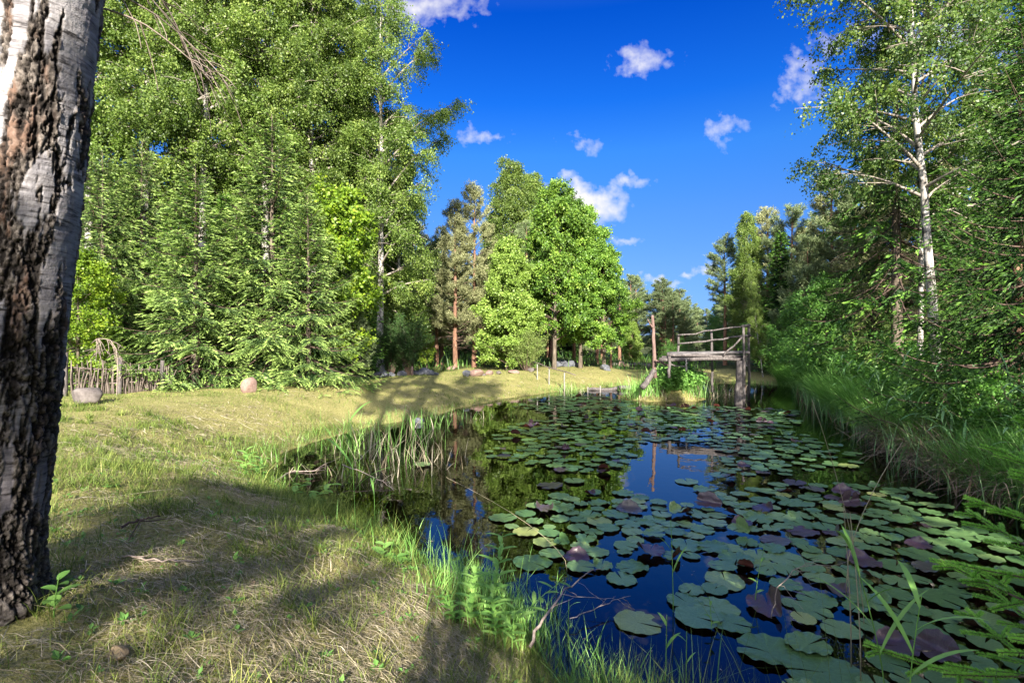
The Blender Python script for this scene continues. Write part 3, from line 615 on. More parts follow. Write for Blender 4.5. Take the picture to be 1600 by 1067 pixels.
for kind, px, D, H, wd, lab in [
    ('willow', 1216, 27, 2.6, 1.5, 'willow bush at the waterline just right of the footbridge'),
    ('willow', 1262, 23, 2.6, 1.3, 'dense willow bush in the middle of the right shore'),
    ('aspen', 1290, 21.5, 4.3, 1.2, 'leafy aspen above the willow bushes on the right shore'),
    ('aspen', 1245, 26, 3.8, 1.1, 'leafy aspen behind the willow bush nearest the footbridge'),
    ('willow', 1312, 19, 2.5, 1.3, 'willow bush below the leafy aspens of the right shore'),
    ('alder', 1352, 16.3, 2.1, 1.3, 'alder bush in front of the young right shore spruce'),
    ('alder', 1402, 13.3, 1.9, 1.3, 'alder bush above the arching reeds of the right shore'),
    ('alder', 1462, 10.8, 1.5, 1.2, 'alder bush at the foot of the tall right birch'),
    ('alder', 1545, 8.3, 1.3, 1.1, 'low alder bush under the boughs of the dark near spruce'),
    ('alder', 1610, 7.2, 1.2, 1.1, 'low alder bush at the right edge among the reeds')]:
    tree(kind, 'aspen_tree' if kind == 'aspen' else kind+'_bush', 'aspen' if kind == 'aspen' else 'bush', px, D, H, lab, RS, wd)
# the wood behind, tree by tree
for px, D, H, lab in [(265, 18, 6.2, 'dark spruce in the gap between the two leftmost light spruces'), (352, 18.5, 6.6, 'dark spruce in the gap left of the tallest light spruce'), (455, 18, 6.0, 'dark spruce in the gap right of the tallest light spruce'), (190, 18.5, 7.2, 'dark spruce behind the stick fence'), (560, 20, 4.6, 'dark spruce behind the dark young pine')]:
    tree('spruce_far', 'spruce_tree', 'spruce', px, D, H, lab, 'dark spruces behind the light ones', 1.25)
WB = 'trees deep in the left wood'
for i, px in enumerate(np.arange(-300, 975, 34)):
    D = TR.uniform(29, 33) if i % 2 else TR.uniform(35, 44)
    lim = np.interp(px, [-300, 560, 640, 700, 760, 840, 930, 980], [-100, 60, 330, 350, 370, 340, 400, 460])
    H = min(13.5, 2+(533-lim)*D/F-.6)*TR.uniform(.8, 1.0)
    kind = ('spruce_far', 'pine2', 'pine_dry')[i % 3] if px < 640 else ('pine_dry', 'pine2')[i % 2]
    tree(kind, kind.split('_')[0].rstrip('12')+'_tree', kind.split('_')[0].rstrip('12'), px+TR.uniform(-9, 9), D, H,
         ('dark spruce standing deep inside the left wood behind the lawn' if 'spruce' in kind else 'pine standing deep inside the left wood behind the lawn'), WB, 1.05)
WR = 'trees deep in the right wood'
for i, px in enumerate(np.arange(1185, 1720, 36)):
    D = TR.uniform(30, 40) - (px-1180)*.02
    lim = np.interp(px, [1180, 1250, 1300, 1400, 1700], [345, 325, 285, 270, 180]); H = (2+(533-lim)*D/F-.4)*TR.uniform(.85, 1)
    kind = ('pine2', 'spruce_far', 'pine_dry')[i % 3]
    tree(kind, kind.split('_')[0].rstrip('12')+'_tree', kind.split('_')[0].rstrip('12'), px+TR.uniform(-9, 9), D, H,
         ('dark spruce standing deep inside the right wood' if 'spruce' in kind else 'pine standing deep inside the right wood'), WR, 1.15)
for i, px in enumerate(np.arange(-320, 1000, 30)):
    D = TR.uniform(46, 58); lim = np.interp(px, [-320, 560, 640, 760, 840, 930, 1000], [200, 200, 350, 370, 380, 410, 440])
    tree('spruce_far' if i % 3 else 'pine_young', 'spruce_tree' if i % 3 else 'pine_tree', 'spruce' if i % 3 else 'pine', px+TR.uniform(-9, 9), D, (2+(533-lim)*D/F-.6)*TR.uniform(.7, 1), 'dark tree closing the background far behind the left wood', 'background trees of the left wood', 1.3)
for i, px in enumerate(np.arange(1000, 1760, 32)):
    D = TR.uniform(56, 66) if px < 1180 else TR.uniform(42, 50); lim = np.interp(px, [1000, 1100, 1150, 1250, 1700], [442, 470, 440, 380, 290])
    tree('spruce_far' if i % 3 else 'pine_young', 'spruce_tree' if i % 3 else 'pine_tree', 'spruce' if i % 3 else 'pine', px+TR.uniform(-9, 9), D, (2+(533-lim)*D/F-.6)*TR.uniform(.75, 1), 'dark tree closing the background beyond the footbridge and right wood', 'background trees of the right wood', 1.3)
# the trees of the near shore beside and behind the viewpoint, whose shade lies on the pond
for kind, x, y, H, lab, wd in [
    ('pine1', -1.9, -3.9, 14, 'tall bare-trunked pine behind the viewpoint', .6),
    ('birch_open', .3, -5.5, 11, 'open birch on the near shore behind the viewpoint', .8),
    ('birch1', 2.6, -3.6, 9.5, 'shorter birch on the near shore behind the viewpoint', 1.1),
    ('birch2', 4.7, -3.0, 9.5, 'birch at the corner of the near shore', 1.1),
    ('spruce_far', 6.8, -.4, 9, 'spruce on the near right shore beyond the picture', 1.1),
    ('spruce_far', 3.9, -7.2, 11.5, 'spruce in the second row behind the viewpoint', 1.2),
    ('birch_open', -1.7, -6.2, 5.2, 'low open birch on the near shore behind the viewpoint', 1.15)]:
    place(K[kind], kind.split('_')[0].rstrip('12')+'_tree', lab, kind.split('_')[0].rstrip('12'), (x, y, gz(x, y)), H, TR.uniform(0, 6), wd)
for x, y, H, wd, lab in [(.5, -2.4, 2.3, .8, 'alder bush on the bank behind the viewpoint'), (2.4, -1.4, 3.4, 1.1, 'taller alder bush on the bank behind the viewpoint')]:
    place(K['alder'], 'alder_bush', lab, 'bush', (x, y, gz(x, y)), H, 1.0, wd)
for kind, x, y, H, lab in [('spruce_far', 13.6, 8.5, 7, 'spruce in the second row of the right shore behind the near spruce'), ('pine2', 15.5, 13.5, 9, 'pine in the second row of the right shore'), ('spruce_near', 12.6, 3.2, 6, 'young spruce on the right shore beyond the picture edge'),
    ('pine_dry', 18, 9, 9, 'brownish pine in the third row of the right shore'), ('spruce_far', 17, 3.5, 8, 'spruce in the third row of the right shore'), ('pine2', 21, 14, 10, 'pine in the fourth row of the right shore'), ('spruce_far', 22, 6, 9, 'spruce in the fourth row of the right shore')]:
    place(K[kind], kind.split('_')[0].rstrip('12')+'_tree', lab, kind.split('_')[0].rstrip('12'), (x, y, gz(x, y)), H, TR.uniform(0, 6), 1.25)
# ---------------------------------------------------------------- close birch trunk with broken bark
def build_close_birch():
    root = thing('birch_tree', 'close birch trunk with cracked black and white bark at the left picture edge', 'birch', (-2.215, 2.12, gz(-2.215, 2.12)))
    nr, nz = 300, 620; th = np.linspace(0, 2*pi, nr, endpoint=False); hz = np.linspace(-.25, 3.6, nz)
    TH, HZ = np.meshgrid(th, hz)
    R0 = .186 - .006*HZ + .05*np.exp(-np.maximum(HZ, 0)/.14)*(.75+.5*np.cos(TH*5+1)) 
    cx, cy = np.cos(TH), np.sin(TH)
    X0, Y0 = cx*1.0, cy*1.0
    q = 3.5
    n1 = fbm(cx*q+HZ*.35, cy*q, HZ*2.5, 3, 5, 2.1, .55)+.26*(fbm(cx*9, cy*9, HZ*12, 61, 4)-.5)+.05*(fbm(cx*30, cy*30, HZ*40, 62, 2)-.5)
    rdg = 1-np.abs(fbm(cx*2.0+9, cy*2.0, HZ*1.1+.4*cx, 8, 4)*2-1)*2.2
    low = smooth((1.9-HZ)/1.7)
    mask = smooth((n1-.485+.15*low+(rdg-.55)*.30)/.07)
    crag = fbm(cx*17, cy*17, HZ*30, 12, 4, 2.2, .65); fis = 1-np.abs(fbm(cx*4.6+5, cy*4.6, HZ*9, 51, 4, 2.2, .6)*2-1); fiss = smooth((fis-.86)/.12)*mask; fis2 = smooth(((1-np.abs(fbm(cx*10+1, cy*10, HZ*26, 57, 3)*2-1))-.88)/.1)*mask; crag2 = fbm(cx*9, cy*9, HZ*6, 15, 3)
    crack = smooth((.10-np.abs(fbm(cx*5+3, cy*5, HZ*3.2, 19, 3)-.5))/.08)*mask
    peel = fbm(cx*1.5, cy*1.5, HZ*26+2.2*cx, 25, 3)
    disp = mask*(.006+.014*(crag-.45)+.009*(crag2-.5)) - .012*crack - .013*fiss - .008*fis2 + (1-mask)*(.006*(peel-.5)+.004*(crag-.5)) + .02*(fbm(cx*1.2, cy*1.2, HZ*.8, 30, 3)-.5)
    R = R0+disp
    lx = .12*HZ; ly = .0*HZ
    V = np.stack([R*cx+lx, R*cy+ly, HZ], -1)
    mb = MB(); i = np.arange(nz-1)[:, None]*nr; j = np.arange(nr)[None]; j2 = (j+1) % nr
    mb.add(V.reshape(-1, 3), np.stack([i+j, i+j2, i+nr+j2, i+nr+j], -1).reshape(-1, 4))
    m, nt, o = new_mat('cracked_birch_bark'); N = nt.nodes; L = nt.links
    def att(n):
        a = N.new('ShaderNodeAttribute'); a.attribute_name = n; return a.outputs['Fac']
    tc = N.new('ShaderNodeTexCoord')
    def noise(sc, det, rg=.6):
        mp = N.new('ShaderNodeMapping'); mp.inputs['Scale'].default_value = sc; mp.inputs['Rotation'].default_value = (0, .25, 0); L.new(tc.outputs['Object'], mp.inputs[0])
        n = N.new('ShaderNodeTexNoise'); n.inputs['Scale'].default_value = 1; n.inputs['Detail'].default_value = det; n.inputs['Roughness'].default_value = rg; L.new(mp.outputs[0], n.inputs['Vector']); return n.outputs['Fac']
    white = ramp(nt, noise((9, 9, 70), 5, .65), [(.34, (.04, .036, .036)), (.43, (.24, .225, .23)), (.52, (.33, .315, .325)), (.75, (.47, .45, .47))])
    blot = ramp(nt, noise((6, 6, 9), 4), [(.35, (.55, .55, .6)), (.6, (1, 1, 1))])
    wm = N.new('ShaderNodeMix'); wm.data_type = 'RGBA'; wm.blend_type = 'MULTIPLY'; wm.inputs['Factor'].default_value = 1; L.new(white, wm.inputs['A']); L.new(blot, wm.inputs['B'])
    dark = ramp(nt, noise((42, 42, 36), 6, .7), [(.30, (.022, .018, .017)), (.47, (.10, .085, .075)), (.62, (.22, .19, .17)), (.78, (.36, .33, .32))])
    red = N.new('ShaderNodeMix'); red.data_type = 'RGBA'; L.new(att('core'), red.inputs['Factor']); L.new(dark, red.inputs['A']); red.inputs['B'].default_value = (.19, .10, .065, 1)
    lw = ramp(nt, att('low'), [(0, (1, 1, 1)), (1, (.62, .58, .6))]); wl = N.new('ShaderNodeMix'); wl.data_type = 'RGBA'; wl.blend_type = 'MULTIPLY'; wl.inputs['Factor'].default_value = 1; L.new(wm.outputs['Result'], wl.inputs['A']); L.new(lw, wl.inputs['B']); wm = wl
    fs = N.new('ShaderNodeMix'); fs.data_type = 'RGBA'; L.new(att('fiss'), fs.inputs['Factor']); L.new(red.outputs['Result'], fs.inputs['A']); fs.inputs['B'].default_value = (.014, .011, .010, 1)
    mx = N.new('ShaderNodeMix'); mx.data_type = 'RGBA'; L.new(att('mask'), mx.inputs['Factor']); L.new(wm.outputs['Result'], mx.inputs['A']); L.new(fs.outputs['Result'], mx.inputs['B'])
    b = N.new('ShaderNodeBsdfPrincipled'); L.new(mx.outputs['Result'], b.inputs['Base Color']); b.inputs['Roughness'].default_value = .85; b.inputs['Specular IOR Level'].default_value = .2
    bp = N.new('ShaderNodeBump'); bp.inputs['Strength'].default_value = .8; bp.inputs['Distance'].default_value = .006; L.new(noise((80, 80, 90), 4, .7), bp.inputs['Height']); L.new(bp.outputs[0], b.inputs['Normal'])
    L.new(b.outputs[0], o.inputs['Surface'])
    t = mb.build('trunk', m, root, True)
    core = smooth((n1-.55)/.10)*mask*(.2+.35*smooth((HZ-.7)/.8))*smooth((fbm(cx*5, cy*5, HZ*6, 33, 3)-.36)/.2)
    for nm, val in (('mask', mask), ('core', core), ('low', low), ('fiss', np.clip(fiss+.7*fis2+crack*.8, 0, 1))):
        a_ = t.data.attributes.new(nm, 'FLOAT', 'POINT'); a_.data.foreach_set('value', val.ravel().astype(np.float32))
    up = MB(); P = np.array([[.43, 0, 3.55], [.62, .05, 6], [.6, 0, 12], [.65, .1, 18], [.7, .1, 24]]); tube(up, P, [.165, .15, .12, .08, .01], 12)
    u = up.build('upper_trunk', M['birch_bark'], root, True)
    for part in ('branches', 'crown'):
        link(part, K['birch2'][part], root, (.6, 0, 16.5), (0, 0, 1.0), (.55, .55, .45))
    # dry twigs sprouting from the trunk
    rng = np.random.default_rng(5); tw = MB()
    for k in range(5):
        P = curve_path(np.array([.30+.03*k, .1, 2.55+.12*k]), .5+.25*k, .25-.12*k, .55, .55, 9, .12, rng); tube(tw, P, np.linspace(.006, .002, 9), 4, cap=False)
        for c in range(7):
            q = along(P, np.array([rng.uniform(.2, 1)]))[0][0]; Q = curve_path(q, rng.uniform(-.6, 1.6), rng.uniform(-1.2, .2), rng.uniform(.1, .28), .3, 6, .16, rng); tube(tw, Q, np.linspace(.0035, .0012, 6), 3, cap=False)
    tw.build('dry_twigs', M['dead_twig'], root, True)
build_close_birch()
# ---------------------------------------------------------------- old wood
M['old_wood'] = rough_mat('old_wood', [(.3, (.03, .026, .026)), (.5, (.10, .088, .086)), (.72, (.2, .18, .17))], (30, 30, 5), 6, .9, .5, .01)
M['deck_wood'] = rough_mat('deck_wood', [(.3, (.035, .032, .032)), (.5, (.12, .112, .115)), (.72, (.23, .215, .215))], (5, 30, 30), 6, .9, .5, .01)
M['red_wood'] = rough_mat('red_wood', [(.3, (.07, .045, .04)), (.5, (.17, .11, .095)), (.72, (.29, .215, .19))], (26, 26, 4), 6, .9, .4, .01)
M['pale_wood'] = rough_mat('pale_wood', [(.3, (.13, .12, .108)), (.5, (.23, .215, .2)), (.72, (.34, .315, .29))], (30, 30, 5), 5, .85, .4, .008)
M['stick'] = rough_mat('stick', [(.3, (.05, .04, .034)), (.5, (.13, .105, .09)), (.72, (.25, .21, .185))], (22, 22, 4), 5, .9, .4, .008)
WRG = np.random.default_rng(9)
def log(a, b, r0, r1, n=9, k=7, wob=.012):
    """a slightly crooked log between two points"""
    mb = MB(); a = np.array(a, float); b = np.array(b, float); t = np.linspace(0, 1, k)[:, None]
    P = a*(1-t)+b*t; P[1:-1] += WRG.normal(0, wob, (k-2, 3)); tube(mb, P, np.linspace(r0, r1, k)*WRG.uniform(.92, 1.08, k), n); return mb
def P3(px, py, D): return np.array([(px-800)/F*D, D, CAM_Z-(py-533)/F*D])
def build_bridge():
    o0 = P3(1100, 600, 17.2); root = thing('footbridge', 'old grey log footbridge with one railing standing between the grassy islet and open water', 'footbridge', o0)
    def part(nm, a, b, r0, r1, mat='old_wood', **k):
        return log(a-o0, b-o0, r0, r1, **k).build(nm, M[mat], root, True)
    N_, B_ = 16.4, 17.5                                    # near and back side of the deck
    for d, x0, x1, y0, y1 in ((N_, 1030, 1166, 561, 560.5), (B_, 1034, 1168, 558, 556)):
        part('beam', P3(x0, y0, d), P3(x1, y1, d), .06, .05, k=9)
    part('beam', P3(1042, 553.5, N_+.1), P3(1158, 557, N_+.05), .05, .05, k=9)
    dk = MB(); rng = np.random.default_rng(4)
    for i in range(8):                                      # long half-round deck poles side by side
        f = i/7; d = N_+.1+(B_-N_-.1)*f; a = P3(1046+rng.uniform(-4, 4), 553.2-1.8*f, d)-o0; b = P3(1167+rng.uniform(-3, 4), 551.5-1.8*f, d)-o0
        b[2] = a[2]+.04+rng.uniform(-.015, .02); a[2] += rng.uniform(-.01, .015)
        t = np.linspace(0, 1, 7)[:, None]; Pp = a*(1-t)+b*t; Pp[1:-1] += rng.normal(0, .008, (5, 3)); tube(dk, Pp, .044, 8)
    dk.build('deck', M['deck_wood'], root, True)
    part('pillar', P3(1155, 640, N_-.05), P3(1157.5, 563, N_), .17, .125, k=8, wob=.008)
    part('post', P3(1162, 640, N_-.16), P3(1161.5, 511, N_-.16), .045, .04)
    part('post', P3(1170, 625, 17.2), P3(1170.5, 507, 17.2), .043, .038)
    part('post', P3(1113, 612, 17.3), P3(1111.5, 516, 17.3), .042, .036)
    part('post', P3(1059.5, 578, 17.3), P3(1060, 522, 17.3), .042, .036)
    part('post', P3(1045.5, 590, N_-.1), P3(1046, 556, N_-.1), .05, .045)
    part('post', P3(1072.5, 580, N_-.1), P3(1072.5, 560, N_-.1), .03, .03, 'pale_wood')
    part('rail', P3(1059, 523, 17.2), P3(1170.5, 508.5, 17.1), .027, .024, k=9, wob=.016)
    part('rail', P3(1058.5, 536.5, 17.2), P3(1173.5, 523.5, 17.1), .025, .036, k=9, wob=.012)
    part('top_beam', P3(1160, 509.5, N_-.1), P3(1171, 508, 17.4), .045, .045)
    part('brace', P3(1130, 556, N_), P3(1162, 524, N_-.12), .03, .03)
    part('cross_pole', P3(1044, 569, N_-.05), P3(1074, 573, N_-.08), .025, .02)
build_bridge()
def build_pole():
    o0 = P3(1022, 598, 16.9); root = thing('dead_pole', 'tall reddish bare pole with a broken side stub at the islet end of the footbridge', 'pole', o0)
    log(P3(1023.5, 590, 16.9)-o0, P3(1019.5, 492, 16.9)-o0, .07, .045, 10, 9, .012).build('trunk', M['red_wood'], root, True)
    log(P3(1019.8, 512, 16.9)-o0, P3(1012, 498, 16.8)-o0, .035, .012, 7, 5, .006).build('side_stub', M['red_wood'], root, True)
    l = log(P3(1003, 606, 16.7), P3(1023, 577, 16.7), .10, .08, 10, 7, .015).build('leaning_log', M['old_wood'], None, True); tag(l, 'thick grey log leaning on the islet against the tall bare pole', 'log')
    l2 = log(P3(1024, 562, 16.75), P3(1044, 570, 16.6), .04, .03, 8, 6, .012).build('crooked_stick', M['red_wood'], None, True); tag(l2, 'short crooked reddish stick wedged between the bare pole and the footbridge', 'stick')
build_pole()
def build_handrail():
    o0 = np.array([1.55, 21.4, gz(1.55, 21.4)]); root = thing('handrail', 'white weathered handrail of three posts descending to the far shore', 'handrail', o0)
    tops = []
    for px, D, top in ((839.5, 22.2, 568.5), (858, 21.4, 573), (882, 20.4, 581.5)):
        x = (px-800)/F*D; a = np.array([x, D, gz(x, D)-.35]); b = P3(px, top, D); log(a-o0, b-o0, .03, .027, 8, 5, .006).build('post', M['pale_wood'], root, True); tops.append(b)
    d = U(tops[2]-tops[0]); log(tops[0]-d*.4+np.array([0, 0, .03])-o0, tops[2]+d*.75+np.array([0, 0, .03])-o0, .022, .02, 7, 8, .012).build('rail', M['stick'], root, True)
build_handrail()
for (a, b, lab) in [((918, 607), (986, 600), 'dark log floating at the far shore left of the islet')]:
    l = log(P3(a[0], a[1]+1, 21), P3(b[0], b[1]+6, 21), .06, .09, 9, 8, .03).build('floating_log', M['old_wood'], None, True); tag(l, lab, 'log')
for px, top, lab in ((918.5, 604, 'left of two short stakes poking from the water beside the floating log'), (938, 602, 'right of two short stakes poking from the water beside the floating log')):
    l = log(P3(px, 622, 20), P3(px, top, 20), .028, .025, 8, 4, .004).build('stake', M['pale_wood'], None, True); tag(l, lab, 'stake', 'stakes in the water by the far shore')
p = at(644, 20.3); l = log(p-np.array([0, 0, .1]), p+np.array([0, 0, .38]), .065, .03, 8, 5, .006).build('stake', M['red_wood'], None, True); tag(l, 'short reddish pointed stake on the lawn before the dark junipers', 'stake')
def build_fence():
    A, B = at(88, 11.0), at(272, 12.6); root = thing('stick_fence', 'low grey fence of thin upright sticks under the spruce boughs', 'fence', (A+B)/2); o0 = (A+B)/2
    rng = np.random.default_rng(6); pk = MB(); n = 74
    for i in range(n):
        t = (i+rng.uniform(-.3, .3))/n; b = A*(1-t)+B*t; b[2] = gz(b[0], b[1])-.05; h = rng.uniform(.55, .98)*(1-.35*t); ln = rng.normal(0, .07, 2)
        q = b+np.array([ln[0], ln[1]*.5+rng.uniform(-.03, .03), h]); k = np.linspace(0, 1, 5)[:, None]; P = b*(1-k)+q*k; P[1:-1] += rng.normal(0, .008, (3, 3))
        tube(pk, P-o0, np.linspace(rng.uniform(.014, .024), .009, 5), 6)
    pk.build('pickets', M['stick'], root, True)
    for t in (.08, .52, .9):
        b = A*(1-t)+B*t; b[2] = gz(b[0], b[1])-.15; log(b-o0+np.array([0, -.05, 0]), b-o0+np.array([.01, -.05, 1.15*(1-.25*t)]), .05, .045, 9, 5, .006).build('post', M['old_wood'], root, True)
    for hgt in (.28, .62):
        a, b = A-o0+np.array([0, .04, hgt]), B-o0+np.array([0, .04, hgt*.75]); log(a, b, .022, .018, 7, 12, .015).build('rail', M['stick'], root, True)
build_fence()
def build_dead_branch():
    o0 = P3(165, 600, 10.6); rng = np.random.default_rng(8); mb = MB(); root = 0
    main = [P3(182, 590, 10.6), P3(184, 570, 10.6), P3(182, 545, 10.6), P3(172, 530, 10.6), P3(152, 528, 10.6), P3(143, 536, 10.6)]
    main[0][2] = gz(main[0][0], main[0][1])-.03
    def sm(P):
        P = np.array(P); t = np.linspace(0, len(P)-1, 18); return np.stack([np.interp(t, np.arange(len(P)), P[:, k]) for k in range(3)], -1)
    Pm = sm(main); tube(mb, Pm, np.linspace(.011, .004, 18), 6)
    for i in range(11):
        q = along(Pm, np.array([rng.uniform(.45, 1)]))[0][0]; Q = curve_path(q, rng.uniform(-.8, .8), rng.uniform(-1.4, -.3), rng.uniform(.25, .75), .15, 8, .2, rng); tube(mb, Q, np.linspace(.007, .0025, 8), 4, cap=False)
        for k in range(3):
            q2 = along(Q, np.array([rng.uniform(.2, .9)]))[0][0]; W_ = curve_path(q2, rng.uniform(0, 6.28), rng.uniform(-1.3, .2), rng.uniform(.1, .3), .2, 5, .2, rng); tube(mb, W_, np.linspace(.005, .002, 5), 3, cap=False)
    o = mb.build('dead_branch', M['dead_twig'], None, True); tag(o, 'pale dead branch arching over the stick fence', 'branch')
build_dead_branch()
# ---------------------------------------------------------------- stones
def stone_mat(name, *abc):
    a, b, c = [tuple(.62*q for q in k) for k in abc]
    return rough_mat(name, [(.3, a), (.5, b), (.72, c)], (7, 7, 7), 8, .85, .5, .02, noise_rough=.7)
M['stone_pink'] = stone_mat('stone_pink', (.2, .12, .10), (.36, .24, .2), (.46, .34, .29))
M['stone_grey'] = stone_mat('stone_grey', (.09, .075, .07), (.19, .165, .155), (.31, .275, .26))
M['stone_blue'] = stone_mat('stone_blue', (.07, .075, .09), (.17, .18, .21), (.28, .29, .33))
M['stone_tan'] = stone_mat('stone_tan', (.2, .15, .09), (.4, .3, .18), (.5, .4, .26))
def stone(seed, p, sx, sy, sz, mat, label, rz=0.0, group=None, ang=.85, tilt=0.0, sink=.42, name='boulder'):
    rng = np.random.default_rng(seed); nu, nv = 36, 24; u = np.linspace(0, 2*pi, nu, endpoint=False); v = np.linspace(0, pi, nv)
    Ug, Vg = np.meshgrid(u, v); x, y, z = np.sin(Vg)*np.cos(Ug), np.sin(Vg)*np.sin(Ug), np.cos(Vg)
    r = 1+.4*(fbm(x*1.1+seed, y*1.1, z*1.1, seed, 3)-.5)+.10*(fbm(x*5+seed, y*5, z*5, seed+3, 3)-.5)
    for k in range(10):                                     # split faces
        n = U(rng.normal(0, 1, 3)); d = rng.uniform(.52, .88); h = (x*n[0]+y*n[1]+z*n[2])*r; r = np.where(h > d, r*(1-ang*(1-d/np.maximum(h, 1e-3))), r)
    V = np.stack([x*r*sx, y*r*sy, (z*r+.72-sink*.6)*sz], -1)
    mb = MB(); i = np.arange(nv-1)[:, None]*nu; j = np.arange(nu)[None]; j2 = (j+1) % nu
    mb.add(V.reshape(-1, 3), np.stack([i+j, i+nu+j, i+nu+j2, i+j2], -1).reshape(-1, 4)); 
    o = mb.build(name, M[mat], None, True); o.location = tuple(float(q) for q in p); o.rotation_euler = (0, tilt, rz); return tag(o, label, 'boulder' if name == 'boulder' else 'stone', group)
stone(1, at(137, 9.4), .29, .24, .24, 'stone_grey', 'grey angular boulder on the lawn before the stick fence beside the rough trunk', .2, None, .9, -.1)
stone(2, at(391, 12.3), .2, .17, .26, 'stone_pink', 'upright reddish boulder with flat top before the light spruces', .5, None, .7, 0, .3)
stone(3, at(538, 16.2), .23, .2, .16, 'stone_pink', 'round pink boulder at the foot of the dark young pine')
stone(4, at(742, 21.2), .36, .3, .22, 'stone_pink', 'large rounded pink boulder on the crest at the bend of the far lawn')
stone(5, at(729, 20.8), .2, .18, .17, 'stone_blue', 'dark grey boulder leaning against the large rounded pink boulder')
stone(6, at(764, 22.0), .2, .17, .16, 'stone_pink', 'small reddish boulder right of the large rounded pink boulder')
stone(7, at(755, 21.3), .11, .1, .08, 'stone_grey', 'whitish stone in front of the small reddish boulder', name='stone')
stone(8, at(779, 22.2), .13, .11, .10, 'stone_grey', 'pale stone standing alone between the reddish boulder and the linden', name='stone')
stone(9, at(802, 22.9), .28, .2, .12, 'stone_pink', 'flat pinkish boulder below the round pale juniper')
stone(10, at(830, 23.8), .17, .14, .14, 'stone_grey', 'pale block at the top end of the white handrail', name='stone')
stone(11, at(705, 26.5), .3, .22, .15, 'stone_pink', 'orange-pink boulder at the foot of the red pine trunks')
for i, (px, D, s) in enumerate([(588, 19.8, .2), (600, 19.5, .24), (612, 20.2, .18), (628, 20.2, .22), (656, 20.8, .26), (664, 21.2, .3), (673, 21, .22), (650, 21.6, .2), (596, 20.6, .25), (681, 21.3, .14)]):
    stone(20+i, at(px, D), s, s*.8, s*.7, 'stone_blue', 'dark bluish fieldstone of the low heap below the dark junipers' if px > 640 else 'dark bluish fieldstone at the foot of the free white birch', i*1.3, 'fieldstones below the junipers and the birch', .7, name='fieldstone')
for i, (px, D, s) in enumerate([(872, 29, .3), (880, 29.5, .36), (886, 29, .28), (893, 29.3, .3), (899, 29.2, .26), (945, 27, .28), (949, 26.8, .22)]):
    stone(40+i, at(px, D), s, s*.8, s*.75, 'stone_blue', 'dark stone lying between the maple trunks', i*1.1, 'stones between the maple trunks', .7, name='fieldstone')
for i, (px, D, s) in enumerate([(962, 34, .22), (970, 33.5, .36), (980, 34, .26), (986, 34.5, .2), (992, 34, .26), (1000, 35, .3), (1008, 34, .24), (1013, 33.5, .3)]):
    stone(50+i, at(px, D), s, s*.8, s*.65, 'stone_pink' if i in (1, 2) else 'stone_grey', 'pinkish stone in the pale row at the far end of the lawn' if i in (1, 2) else 'whitish stone in the pale row at the far end of the lawn', i*.9, 'pale stones at the far end of the lawn', .7, name='fieldstone')
stone(60, P3(655, 660, 12.6), .16, .14, .10, 'stone_blue', 'bluish stone at the waterline behind the dry reed clump', name='stone')
stone(61, at(182, 1.96), .042, .035, .024, 'stone_tan', 'small tan stone lying in the cut hay before the rough trunk', name='stone')
